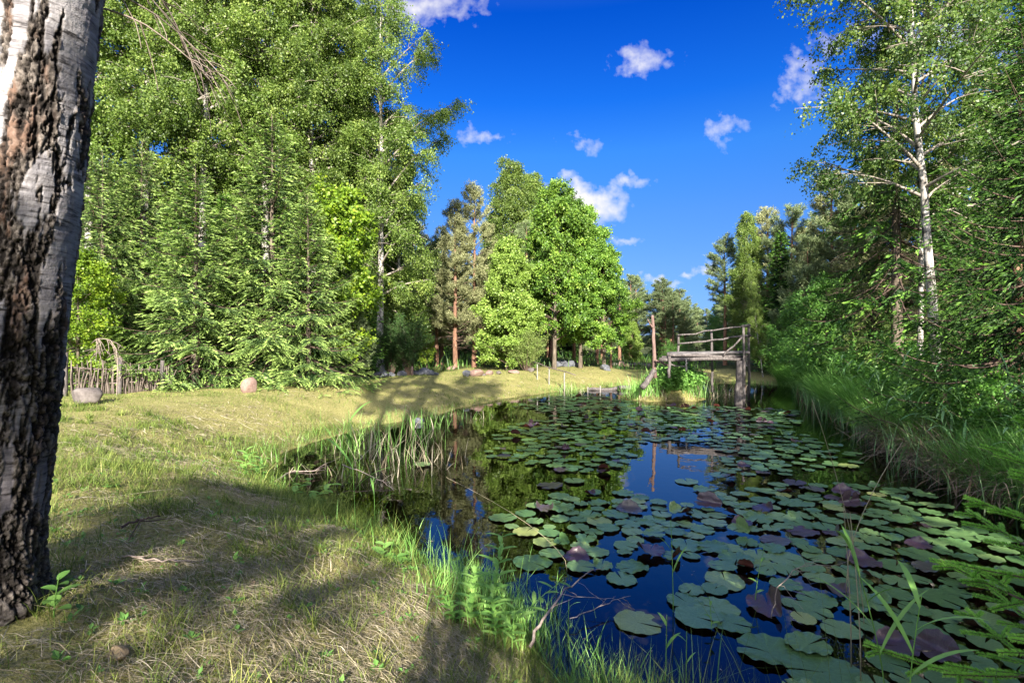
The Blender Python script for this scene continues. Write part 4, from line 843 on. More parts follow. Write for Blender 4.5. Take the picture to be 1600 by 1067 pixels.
# ---------------------------------------------------------------- water lilies
def pad_mat(name, top_stops, under, rough=.29):
    m, nt, o = new_mat(name); N = nt.nodes; L = nt.links
    tc = N.new('ShaderNodeTexCoord'); oi = N.new('ShaderNodeObjectInfo')
    ad = N.new('ShaderNodeVectorMath'); ad.operation = 'ADD'; L.new(tc.outputs['Object'], ad.inputs[0]); L.new(oi.outputs['Location'], ad.inputs[1])
    nz = N.new('ShaderNodeTexNoise'); nz.inputs['Scale'].default_value = 9; nz.inputs['Detail'].default_value = 5; nz.inputs['Roughness'].default_value = .65; L.new(ad.outputs[0], nz.inputs['Vector'])
    f = N.new('ShaderNodeMath'); f.operation = 'MULTIPLY_ADD'; L.new(oi.outputs['Random'], f.inputs[0]); f.inputs[1].default_value = .55
    f2 = N.new('ShaderNodeMath'); f2.operation = 'MULTIPLY_ADD'; L.new(nz.outputs['Fac'], f2.inputs[0]); f2.inputs[1].default_value = .9; f2.inputs[2].default_value = -.22; L.new(f2.outputs[0], f.inputs[2])
    col = ramp(nt, f.outputs[0], top_stops)
    sp = N.new('ShaderNodeSeparateXYZ'); L.new(tc.outputs['Object'], sp.inputs[0])
    an = N.new('ShaderNodeMath'); an.operation = 'ARCTAN2'; L.new(sp.outputs[1], an.inputs[0]); L.new(sp.outputs[0], an.inputs[1])
    sn = N.new('ShaderNodeMath'); sn.operation = 'MULTIPLY'; L.new(an.outputs[0], sn.inputs[0]); sn.inputs[1].default_value = 13
    s2 = N.new('ShaderNodeMath'); s2.operation = 'COSINE'; L.new(sn.outputs[0], s2.inputs[0])
    s3 = N.new('ShaderNodeMapRange'); L.new(s2.outputs[0], s3.inputs[0]); s3.inputs[1].default_value = .93; s3.inputs[2].default_value = 1; s3.inputs[3].default_value = 1; s3.inputs[4].default_value = 1.35
    hv = N.new('ShaderNodeHueSaturation'); L.new(col, hv.inputs['Color']); L.new(s3.outputs[0], hv.inputs['Value'])
    sc = N.new('ShaderNodeTexNoise'); sc.inputs['Scale'].default_value = 30; sc.inputs['Detail'].default_value = 3; L.new(ad.outputs[0], sc.inputs['Vector'])
    spot = ramp(nt, sc.outputs['Fac'], [(.66, (0, 0, 0)), (.72, (1, 1, 1))])
    sm = N.new('ShaderNodeMix'); sm.data_type = 'RGBA'; L.new(spot, sm.inputs['Factor']); L.new(hv.outputs[0], sm.inputs['A']); sm.inputs['B'].default_value = (.12, .11, .05, 1)
    ge = N.new('ShaderNodeNewGeometry'); mx = N.new('ShaderNodeMix'); mx.data_type = 'RGBA'; L.new(ge.outputs['Backfacing'], mx.inputs['Factor']); L.new(sm.outputs['Result'], mx.inputs['A']); mx.inputs['B'].default_value = (*under, 1)
    b = N.new('ShaderNodeBsdfPrincipled'); L.new(mx.outputs['Result'], b.inputs['Base Color']); b.inputs['Roughness'].default_value = rough; b.inputs['Specular IOR Level'].default_value = .6
    bp = N.new('ShaderNodeBump'); bp.inputs['Strength'].default_value = .3; bp.inputs['Distance'].default_value = .01; L.new(nz.outputs['Fac'], bp.inputs['Height']); L.new(bp.outputs[0], b.inputs['Normal'])
    L.new(b.outputs[0], o.inputs['Surface']); return m
M['pad_green'] = pad_mat('pad_green', [(0, (.04, .09, .03)), (.35, (.08, .165, .055)), (.68, (.135, .225, .08)), (.88, (.2, .26, .09)), (1, (.3, .29, .10))], (.055, .015, .010))
M['pad_purple'] = pad_mat('pad_purple', [(0, (.03, .018, .026)), (.5, (.07, .04, .055)), (1, (.075, .085, .06))], (.06, .016, .011))
M['pad_yellow'] = pad_mat('pad_yellow', [(0, (.14, .2, .05)), (.5, (.24, .3, .09)), (1, (.36, .34, .12))], (.2, .12, .05))
def pad_mesh(seed, mat, curl=0.0, ripple=.012, fold=0.0, notch=.07, wave=0.0, both=False):
    """unit radius 1"""
    rng = np.random.default_rng(seed); na = 54; rr = np.array([.02, .2, .42, .62, .78, .9, 1.0])
    th = np.linspace(notch, 2*pi-notch, na); TH, RR = np.meshgrid(th, rr)
    edge = 1+.025*np.sin(TH*3+seed)+.02*np.sin(TH*7+seed*2)+.012*np.sin(TH*17); nb = np.exp(-((np.minimum(TH-notch, 2*pi-notch-TH))/.16)**2); edge -= .10*nb
    ap = np.where(TH < pi, 1, -1)*notch*.6*(1-RR)
    x = RR*edge*np.cos(TH+ap); y = RR*edge*np.sin(TH+ap)*.93
    z = ripple*np.sin(TH*5+seed)*RR**3 + ripple*1.4*np.sin(TH*11+seed)*RR**6 + wave*np.sin(TH*2+seed)*RR**2 - .02*(1-RR)**2
    z = z + .02*np.exp(-(np.minimum(TH-notch, 2*pi-notch-TH)/.25)**2)*RR
    for k, a0 in enumerate(([1.2, 1.2+pi*.9] if both else [rng.uniform(.8, 5.2)])):
        if curl: 
            g = np.exp(-((TH-a0)/.75)**2)*smooth((RR-.45)/.55); z = z+curl*g; sh = 1-.35*abs(curl)*g; x, y = x*sh, y*sh
    if fold:                                            # one side of the leaf stands up out of the water
        a0 = rng.uniform(0, 6.28); u = x*cos(a0)+y*sin(a0); v_ = -x*sin(a0)+y*cos(a0); h = np.maximum(0, u-.15); ang = fold*smooth(h/.35)
        u2 = np.where(u > .15, .15+h*np.cos(ang), u); z = z+h*np.sin(ang); x = u2*cos(a0)-v_*sin(a0); y = u2*sin(a0)+v_*cos(a0)
    mb = MB(); i = np.arange(len(rr)-1)[:, None]*na; j = np.arange(na-1)[None]
    mb.add(np.stack([x, y, z], -1).reshape(-1, 3), np.stack([i+j, i+na+j, i+na+j+1, i+j+1], -1).reshape(-1, 4))
    return mb.mesh('lily_pad', mat, True)
G_, PU, YE = M['pad_green'], M['pad_purple'], M['pad_yellow']
PADS = {
    'flat': [pad_mesh(s, G_, 0, .010+.006*(s % 3), notch=.04+.03*(s % 4)) for s in range(1, 7)],
    'wavy': [pad_mesh(s, G_, .12, .03, wave=.05) for s in range(11, 15)],
    'purple': [pad_mesh(s, PU, .10, .02, wave=.03) for s in range(21, 25)],
    'curled': [pad_mesh(s, PU if s % 2 else G_, .55, .03, both=s % 3 == 0) for s in range(31, 37)],
    'folded': [pad_mesh(s, PU if s % 2 else G_, .1, .03, fold=1.0+.18*(s % 4)) for s in range(41, 47)],
    'yellow': [pad_mesh(s, YE, .0, .015) for s in range(51, 53)]}
PR = np.random.default_rng(123)
def inpoly(px, py, poly):
    ins = False; n = len(poly)
    for k in range(n):
        (ax, ay), (bx, by) = poly[k], poly[(k+1) % n]
        if (ay > py) != (by > py) and px < (bx-ax)*(py-ay)/(by-ay)+ax: ins = not ins
    return ins
def wpoly(pts): return [((px-800)/F*(CAM_Z*F/(py-533)), CAM_Z*F/(py-533)) for px, py in pts]
NEAR = wpoly([(795, 822), (830, 790), (890, 768), (990, 772), (1050, 790), (1110, 775), (1150, 762), (1235, 752), (1400, 765), (1490, 772), (1640, 780), (1800, 900), (1800, 1090), (1235, 1090), (1190, 1040), (1125, 985), (1060, 965), (1065, 930), (1110, 905), (1080, 875), (1000, 872), (985, 890), (930, 900), (870, 885), (800, 845)])
FAR = wpoly([(752, 690), (795, 668), (880, 645), (985, 634), (1130, 635), (1240, 640), (1262, 652), (1235, 672), (1345, 708), (1335, 728), (1225, 742), (1150, 752), (1120, 742), (1125, 700), (1060, 688), (985, 692), (990, 722), (950, 742), (870, 735), (765, 715)])
STRIP = wpoly([(800, 636), (838, 622), (905, 616), (985, 622), (990, 633), (880, 646)])
spots = []                                              # x, y, r, kind
def try_pad(x, y, r, kind, gap):
    for (a, b, c, _) in spots:
        if (a-x)**2+(b-y)**2 < (gap*(c+r))**2: return False
    spots.append((x, y, r, kind)); return True
SOLO = [(997, 972, .172, 'yellow', 'single mottled yellow-green lily pad floating apart on the dark water near the bank'),
        (832, 879, .185, 'flat', 'large smooth green lily pad nearest the tall leafy herb'),
        (786, 809, .165, 'flat', 'lone pale green lily pad left of the near raft'),
        (971, 905, .135, 'flat', 'green lily pad with open notch just below the near raft edge'),
        (860, 759, .19, 'purple', 'lone purplish lily pad between the two rafts'),
        (1073, 753, .17, 'flat', 'lone lily pad in the middle of the blue sky reflection'),
        (897, 752, .16, 'flat', 'lily pad with raised rim right of the lone purplish pad'),
        (1100, 766, .15, 'wavy', 'lily pad with dark rim at the blue gap edge'),
        (1325, 729, .16, 'yellow', 'single pale yellowish pad at the outer right of the far raft'),
        (1090, 968, .165, 'flat', 'green lily pad right of the single mottled pad'),
        (660, 727, .14, 'flat', 'small lily pad in the reflection of the red pines'),
        (1200, 1018, .20, 'wavy', 'big dull green pad with curled edge at the bottom of the near raft'),
        (1285, 1050, .23, 'flat', 'broad green pad cut by the bottom picture edge'),
        (1200, 950, .16, 'folded', 'dark pad standing up beside the straw coloured stalks')]
for px, py, r, kd, lab in SOLO:
    D = CAM_Z*F/(py-533); spots.append(((px-800)/F*D, D, r, kd))
def kind_pick(near):
    u = PR.uniform()
    if near: return 'flat' if u < .60 else 'wavy' if u < .80 else 'purple' if u < .84 else 'curled' if u < .94 else 'folded' if u < .965 else 'yellow'
    return 'flat' if u < .68 else 'wavy' if u < .84 else 'purple' if u < .91 else 'curled' if u < .95 else 'folded' if u < .985 else 'yellow'
def fill(poly, n, near, rlo, rhi, gap, holes=0.0):
    P = np.array(poly); lo, hi = P.min(0), P.max(0); got = 0; tries = 0
    while got < n and tries < n*40:
        tries += 1; x, y = PR.uniform(lo[0], hi[0]), PR.uniform(lo[1], hi[1])
        if not inpoly(x, y, poly): continue
        if holes and vnoise(x*.9, y*.9, 0, 55) < holes: continue
        if float(shore_dist(np.array([x]), np.array([y]))[0]) > -.12: continue
        if try_pad(x, y, PR.uniform(rlo, rhi)*(1.0 if PR.uniform() < .8 else .75), kind_pick(near), gap): got += 1
fill(NEAR, 285, True, .095, .17, .70, .2)
fill(FAR, 620, False, .09, .15, .72, .2)
fill(STRIP, 120, False, .12, .18, .7, .1)
LABEL = {
    (1, 'flat'): ('flat green lily pad lying in the near raft', 'flat green pads of the near raft'),
    (1, 'wavy'): ('green lily pad with wavy lifted rim in the near raft', 'wavy pads of the near raft'),
    (1, 'purple'): ('purplish dark lily pad lying in the near raft', 'purplish pads of the near raft'),
    (1, 'curled'): ('lily pad with strongly curled rim showing its red-brown underside in the near raft', 'curled pads of the near raft'),
    (1, 'folded'): ('half folded lily pad standing out of the water in the near raft', 'folded pads of the near raft'),
    (1, 'yellow'): ('yellowish ageing lily pad lying in the near raft', 'yellowish pads of the near raft'),
    (0, 'flat'): ('flat green lily pad floating in the far raft', 'flat green pads of the far raft'),
    (0, 'wavy'): ('green lily pad with wavy rim floating in the far raft', 'wavy pads of the far raft'),
    (0, 'purple'): ('purplish lily pad floating in the far raft', 'purplish pads of the far raft'),
    (0, 'curled'): ('lily pad with curled up rim floating in the far raft', 'curled pads of the far raft'),
    (0, 'folded'): ('folded dark lily pad standing up in the far raft', 'folded pads of the far raft'),
    (0, 'yellow'): ('yellowish lily pad floating in the far raft', 'yellowish pads of the far raft')}
def pad_pose(k, x, y, r, kd):
    me = PADS[kd][PR.integers(len(PADS[kd]))]
    return me, (x, y, .006+.0022*(k % 11)+PR.uniform(0, .001)+(.02 if kd in ('curled', 'folded') else 0)), (PR.normal(0, .025), PR.normal(0, .025), PR.uniform(0, 6.28)), (r, r, r)
solo = spots[:len(SOLO)]; rest = sorted(spots[len(SOLO):], key=lambda s: s[1])
# raised and curled ones are shown largest: nearest first
for k, ((x, y, r, kd), so) in enumerate(zip(solo, SOLO)):
    me, lc, rt, s_ = pad_pose(k, x, y, r, kd); tag(link('lily_pad', me, None, lc, rt, s_), so[4], 'lily pad', 'lily pads on the pond')
n_ind = 300-len(SOLO)
for k, (x, y, r, kd) in enumerate(rest[:n_ind]):
    me, lc, rt, s_ = pad_pose(k, x, y, r, kd); lab, grp = LABEL[(1 if y < 7.6 else 0, kd)]
    tag(link('lily_pad', me, None, lc, rt, s_), lab, 'lily pad', grp)
def far_pads(items):
    groups = {}
    for k, (x, y, r, kd) in enumerate(items):
        me, lc, rt, s_ = pad_pose(k, x, y, r, kd); co = np.empty(len(me.vertices)*3); me.vertices.foreach_get('co', co); co = co.reshape(-1, 3)
        fc = np.empty(len(me.polygons)*4, np.int32); me.loops.foreach_get('vertex_index', fc)
        c, s = cos(rt[2]), sin(rt[2]); co = co*r; co = np.stack([co[:, 0]*c-co[:, 1]*s, co[:, 0]*s+co[:, 1]*c, co[:, 2]], -1)
        co[:, 2] += co[:, 0]*rt[0]+co[:, 1]*rt[1]; co = co+np.array(lc)
        groups.setdefault('m', MB()).add(co, fc.reshape(-1, 4), .5, [G_, PU, YE].index(me.materials[0]))
    o = groups['m'].build('lily_pads', [G_, PU, YE], None, True); tag(o, None, None, None, 'stuff'); o['label'] = 'far lily pads reading as one floating sheet'
far_pads(rest[n_ind:])
# ---------------------------------------------------------------- reeds, herbs, stalks
M['reed_green'] = leaf_mat('reed_green', gain=1.75, stops=[(0, (.05, .12, .025)), (.5, (.11, .23, .05)), (1, (.22, .36, .1))], trans=.3, rough=.45, spec=.3)
M['reed_blue'] = leaf_mat('reed_blue', gain=1.7, stops=[(0, (.04, .09, .03)), (.5, (.09, .19, .07)), (1, (.2, .3, .15))], trans=.3, rough=.4, spec=.3)
M['straw'] = leaf_mat('straw', gain=1.0, stops=[(0, (.12, .095, .06)), (.4, (.30, .25, .165)), (.75, (.5, .445, .32)), (1, (.66, .6, .47))], trans=.15, rough=.6, spec=.2, tint=(1.1, 1, .8))
M['dead_sedge'] = leaf_mat('dead_sedge', gain=1.0, stops=[(0, (.08, .055, .035)), (.5, (.24, .18, .12)), (1, (.45, .37, .25))], trans=.15, rough=.6, spec=.2, tint=(1.1, 1, .8))
M['grass'] = leaf_mat('grass', gain=1.0, stops=[(0, (.06, .10, .02)), (.35, (.14, .20, .04)), (.65, (.28, .32, .08)), (1, (.48, .44, .18))], trans=.25, rough=.55, spec=.2)
M['herb'] = leaf_mat('herb', gain=1.3, stops=[(0, (.06, .13, .03)), (.5, (.13, .27, .06)), (1, (.24, .4, .1))], trans=.3, rough=.45, spec=.3)
RR_ = np.random.default_rng(31)
def leaf_strip(mb, p, d, L, W, bend, attr, n=6, roll=0.0, mi=0, up=np.array([0, 0, 1.0])):
    """a pointed leaf with a folded midrib, growing from p along d and bending down"""
    d = U(np.array(d, float)); s = U(np.cross(d, up)+1e-6); q = np.array(p, float); rows = []
    s = U(s+roll*np.cross(s, d))
    for i in range(n+1):
        t = i/n; w_ = W*.5*(sin(pi*min(1, t*.92+.08))**.75); nn = U(np.cross(s, d)); rows += [q-s*w_+nn*w_*.25, q, q+s*w_+nn*w_*.25]
        ax = d.copy(); d = U(d+np.array([0, 0, -bend/n])); q = q+d*(L/n)
    V = np.array(rows); f = []
    for i in range(n): a = 3*i; f += [[a, a+1, a+4, a+3], [a+1, a+2, a+5, a+4]]
    mb.add(V, f, attr, mi)
def reed(label, base, top, leaves=4, L=.35, W=.018, mat='reed_green', cat='reed', name='reed_plant', group=None, plume=False, r=.004, bend=.9, dry=False, lo=.3):
    base = np.array(base, float); top = np.array(top, float); root = thing(name, label, cat, base, 0, group)
    t = np.linspace(0, 1, 9)[:, None]; side = np.array([top[0]-base[0], top[1]-base[1], 0])
    P = t*np.array([0, 0, top[2]-base[2]]) + side*t**1.6; P[0, 2] -= .12; mb = MB(); tube(mb, P, np.linspace(r, r*.45, 9), 5, .55); mb.build('stem', M['straw' if dry else mat], root, True)
    if leaves:
        lf = MB()
        for k in range(leaves):
            s = lo+(1-lo)*(k+.5)/leaves; q, d = along(P, np.array([s])); az = k*2.5+RR_.uniform(-.6, .6); u = RR_.uniform(.45, .9)
            leaf_strip(lf, q[0], d[0]+np.array([cos(az), sin(az), 0])*u, L*RR_.uniform(.7, 1.15)*(1.15-.5*s), W, bend, RR_.uniform(.3, .9), 7)
        lf.build('leaves', M[mat], root, True)
    if plume:
        pm = MB(); n = 26; s = RR_.uniform(.86, 1.04, n); q, d = along(P, np.clip(s, 0, 1)); D_ = U(d+RR_.normal(0, .35, d.shape)); diamonds(pm, q, D_, U(RR_.normal(0, 1, d.shape)), np.full(n, .07), np.full(n, .010), RR_.uniform(.1, .6, n)); pm.build('plume', M['dead_sedge'], root)
    return root
def bp(px, py, D): return P3(px, py, D)
def wp(px, py):
    D = CAM_Z*F/(py-533); return np.array([(px-800)/F*D, D, 0.0])
# single reeds in front
for b, t_, n, kw, lab in [
    (wp(1052, 955), (1048, 812), 3, dict(L=.26, W=.016), 'single green reed rising through the near raft left of the yellowish stalks'),
    (bp(1040, 1100, 2.75), (1042, 960), 2, dict(L=.16, W=.022, lo=.5), 'short green reed shoot at the bottom near the single mottled pad'),
    (bp(1072, 1100, 2.7), (1073, 985), 2, dict(L=.10, W=.01, lo=.4), 'short thin shoot right of the short green reed shoot'),
    (bp(1385, 1110, 2.7), (1322, 838), 5, dict(L=.45, W=.022, lo=.25), 'tall bright reed with long leaves before the near raft'),
    (bp(1420, 1110, 2.5), (1440, 930), 4, dict(L=.42, W=.03, lo=.2), 'broad-leaved reed at the bottom beside the spruce sapling'),
    (wp(556, 862), (545, 640), 4, dict(L=.5, W=.03, lo=.35), 'tall green reed before the dry reed clump at the bank edge'),
    (wp(586, 828), (583, 742), 3, dict(L=.3, W=.022), 'short reed standing in the dark water right of the tall green reed'),
    (bp(888, 975, 3.4), (889, 935), 1, dict(L=.12, W=.012), 'thin shoot beside the leaning twig at the near bank')]:
    D = b[1]; reed(lab, b, P3(t_[0], t_[1], D), n, **kw)
for b, t_, lab, r in [(wp(890, 893), (697, 745), 'long bare straw stalk leaning left over the dark water', .0022), (bp(1352, 1000, 3.6), (1268, 622), 'very long thin stalk arching up across the pond', .003),
                      (bp(1330, 1010, 3.1), (1318, 790), 'left of two dry stalks standing by the spruce sapling', .004), (bp(1345, 1040, 3.0), (1328, 800), 'right of two dry stalks standing by the spruce sapling', .004),
                      (bp(1322, 900, 3.3), (1410, 690), 'dry stalk bent over to the right at the near shore', .003)]:
    reed(lab, b, P3(t_[0], t_[1], b[1]), 0, dry=True, r=r, name='dry_stalk', cat='stalk')
def herb(label, base, tip, n, L, W, name='willowherb', cat='herb', pair=False, lo=.12, mat='herb', bend=.45, r=.0035, curve=0.0, up=.55):
    base = np.array(base, float); tip = np.array(tip, float); root = thing(name, label, cat, base)
    t = np.linspace(0, 1, 10)[:, None]; d = tip-base; P = d*t; P[:, 2] += (curve*np.sin(pi*t[:, 0])); P[:, :2] = d[:2]*(t**(1.5 if curve >= 0 else 1)); P[0, 2] -= .06
    mb = MB(); tube(mb, P, np.linspace(r, r*.4, 10), 5, .6); mb.build('stem', M[mat], root, True); lf = MB()
    for k in range(n):
        s = lo+(1-lo)*(k+.4)/n; q, dd = along(P, np.array([min(s, .999)]))
        for a in ((0, pi) if pair else (0,)):
            az = k*(pi/2 if pair else 2.4)+a+RR_.uniform(-.3, .3); leaf_strip(lf, q[0], np.array([cos(az), sin(az), 0])*1.0+dd[0]*up, 1.3*L*RR_.uniform(.75, 1.15)*(1.1-.45*s), 1.4*W*(1.1-.4*s), bend, RR_.uniform(.3, .95), 6)
    lf.build('leaves', M[mat], root, True); return root
HB = [((768, 985, 3.35), (786, 832, 3.35), 13, .13, .030, 'tall leafy herb at the water edge before the large smooth pad'),
      ((788, 1005, 3.15), (881, 905, 3.1), 11, .10, .024, 'arching leafy shoot leaning right over the dark water'),
      ((735, 985, 3.35), (742, 890, 3.35), 10, .10, .03, 'pale broad-leaved herb left of the tall leafy herb'),
      ((800, 1010, 3.1), (806, 935, 3.1), 12, .07, .016, 'small bushy herb under the arching shoot'),
      ((775, 1000, 3.15), (768, 930, 3.2), 12, .075, .02, 'narrow-leaved herb just under the tall leafy herb'),
      ((712, 990, 3.3), (690, 925, 3.4), 10, .07, .02, 'feathery herb on the grassy edge left of the pale broad-leaved herb'),
      ((598, 905, 4.3), (601, 848, 4.3), 5, .10, .06, 'small round-leaved plant at the bank edge below the dry reeds'),
      ((612, 900, 4.3), (622, 868, 4.3), 4, .10, .06, 'second low round-leaved plant overhanging the water'),
      ((485, 800, 6.1), (520, 755, 6.0), 9, .14, .06, 'bramble-like sprout hanging over the dark inlet'),
      ((455, 790, 6.3), (490, 745, 6.3), 8, .13, .055, 'leafy sprout at the corner of the dark inlet'),
      ((383, 780, 6.8), (386, 700, 6.8), 12, .16, .05, 'yellow-green leafy weed on the sunlit inlet shore'),
      ((402, 765, 7.1), (408, 715, 7.1), 10, .15, .05, 'shorter leafy weed beside the yellow-green one on the inlet shore'),
      ((84, 985, 2.12), (92, 900, 2.12), 7, .07, .035, 'small nettle-like weed at the foot of the rough trunk'),
      ((1180, 880, 3.9), (1195, 850, 3.9), 5, .06, .02, 'tiny green sprig standing among the near raft pads'),
      ((1112, 960, 3.55), (1108, 930, 3.55), 5, .05, .016, 'tiny green sprig beside the blue gap of the near raft')]
for b, t_, n, L, W, lab in HB:
    b3 = P3(*b); g = gz(b3[0], b3[1]); b3[2] = max(g, min(b3[2], g+.06), 0)
    herb(lab, b3, P3(*t_), n, L, W, pair='herb' in lab and 'arching' not in lab)
def clump(label, c, n_green, n_dry, H, spread, name='reed_clump', cat='reeds', lean=.25, W=.012, seed=1, mat='reed_green', drymat='straw', z0=None):
    rng = np.random.default_rng(seed); c = np.array(c, float); root = thing(name, label, cat, c)
    for nm, n, mt, ln in (('green_leaves', n_green, mat, .18), ('dry_leaves', n_dry, drymat, .5)):
        if not n: continue
        mb = MB(); p = np.stack([rng.normal(0, spread[0], n), rng.normal(0, spread[1], n), np.full(n, -.08)], -1)
        blades(mb, p, rng.uniform(0, 6.28, n), H*rng.uniform(.45, 1.05, n)*(1 if nm[0] == 'g' else .85), W*rng.uniform(.6, 1.3, n), rng.uniform(.1, .8, n)*(1 if nm[0] == 'g' else 1.2), 6, rng.uniform(.2, .95, n), rng, np.abs(rng.normal(0, ln, n)))
        mb.build(nm, M[mt], root)
    return root
clump('pale mixed clump of dry and green reeds standing in the inlet', wp(612, 712), 44, 72, 1.0, (.42, .35), seed=2)
clump('smaller right part of dry broken reeds bending over the inlet', wp(655, 728), 12, 48, .75, (.28, .3), seed=3)
clump('thin green reed tuft left of the pale reed clump', wp(552, 705), 26, 8, 1.05, (.10, .15), seed=4)
clump('sparse green tuft in the water by the sunlit shore', wp(505, 700), 14, 10, .5, (.35, .15), seed=6)
clump('broken brown reed stems lying low at the mouth of the inlet', wp(560, 745), 6, 50, .5, (.5, .35), seed=7)
clump('green iris tuft at the waterline beside the bluish stone', wp(672, 668), 40, 10, .55, (.25, .2), seed=8, W=.02)
clump('sedge tuft in the shaded bend of the shore', wp(715, 652), 46, 30, .45, (.6, .25), seed=9)
clump('sedge tuft at the waterline below the handrail', wp(886, 612), 60, 20, .7, (.35, .3), seed=10)
for k, (px, py, lab) in enumerate([(432, 742, 'weedy grass tuft at the sunlit corner of the inlet'), (395, 735, 'bright grass tuft on the sunlit inlet shore')]):
    w_ = wp(px, py); clump(lab, (w_[0]-.1, w_[1], gz(w_[0]-.1, w_[1])), 40, 14, .34, (.25, .2), 'grass_tuft', 'grass tuft', seed=20+k)
# islet growth
for k, (dx, dy, H, n, lab) in enumerate([(-1.05, -.35, .75, 130, 'tall bright grass at the left end of the islet'), (-.45, -.5, .85, 130, 'tall grass under the bare pole on the islet'), (.9, -.45, .75, 110, 'tall grass at the right end of the islet'), (.2, .2, .9, 110, 'tall grass behind the leafy bush of the islet'), (-.75, .3, 1.1, 70, 'high thin grass at the back of the islet')]):
    x, y = ISLAND[0]+dx, ISLAND[1]+dy; clump(lab, (x, y, gz(x, y)), n, 22, H, (.28, .2), 'grass_clump', 'tall grass', seed=40+k, W=.016)
K['nettle'] = bush(45, .8, .6, M['herb'], 26, 900, 7, .085, .55, -.3, .6, .18, .05, .04, stemmat=M['reed_green'])
for dx, dy, H, lab in [(.25, -.4, .85, 'bright leafy bush in the middle of the islet'), (.62, -.3, .65, 'lower leafy bush at the right of the islet')]:
    x, y = ISLAND[0]+dx, ISLAND[1]+dy; place(K['nettle'], 'nettle_bush', lab, 'bush', (x, y, gz(x, y)), H, 1.0, 1.1)
clump('pale dry sedge hump standing in the water behind the footbridge pillar', wp(1122, 617), 50, 110, .8, (.35, .3), 'sedge_tussock', 'sedge', seed=50)
clump('dead sedge fringe hanging over the islet front', (ISLAND[0]-.2, ISLAND[1]-.85, .12), 10, 150, .35, (.75, .08), 'sedge_fringe', 'sedge', seed=51, drymat='dead_sedge')
# right shore: arching reeds
def shore_right(y): 
    return float(np.interp(y, [1, 4.2, 5.8, 7.05, 9.6, 12.6, 15, 17.5, 20.5, 23], [7.5, 6.9, 6.2, 6.3, 7.3, 8.5, 9.3, 10.5, 12, 12.4]))
for k in range(14):
    y = 5.2+k*1.05; x = shore_right(y)+RR_.uniform(-.12, .12); clump('sedge tussock with a few dead leaves hanging over the right waterline', (x, y, max(.05, gz(x, y))), 95, 24, RR_.uniform(.6, .9), (.3, .28), 'sedge_tussock', 'sedge', .3, .015, 70+k, 'reed_blue', 'dead_sedge')['group'] = 'sedge tussocks of the right waterline'
for k in range(34):
    y = float(np.interp(k, [0, 33], [5.0, 13])) + RR_.uniform(-.25, .25); x = shore_right(y)+RR_.uniform(-.15, .7); h = RR_.uniform(.8, 1.7)
    g = max(0, gz(x, y)); reed('arching blue-green reed with long drooping leaves on the right shore', (x, y, g), (x-RR_.uniform(-.1, .75), y+RR_.uniform(-.3, .3), g+h), 6, .55, .032, 'reed_blue', group='arching reeds of the right shore', bend=1.3, plume=(k % 5 == 0), r=.005)
for k in range(26):
    y = 9.5+k*.42+RR_.uniform(-.2, .2); x = shore_right(y)+RR_.uniform(-.1, .5); h = RR_.uniform(.9, 1.7); g = max(0, gz(x, y))
    reed('upright light green reed in the far part of the right shore', (x, y, g), (x-RR_.uniform(-.15, .3), y+RR_.uniform(-.2, .2), g+h), 7, .6, .035, 'reed_green', group='upright reeds of the right shore', bend=.8, r=.006)
def stuff(name, mb, mat, label):
    o = mb.build(name, mat); o['kind'] = 'stuff'; o['label'] = label; return o
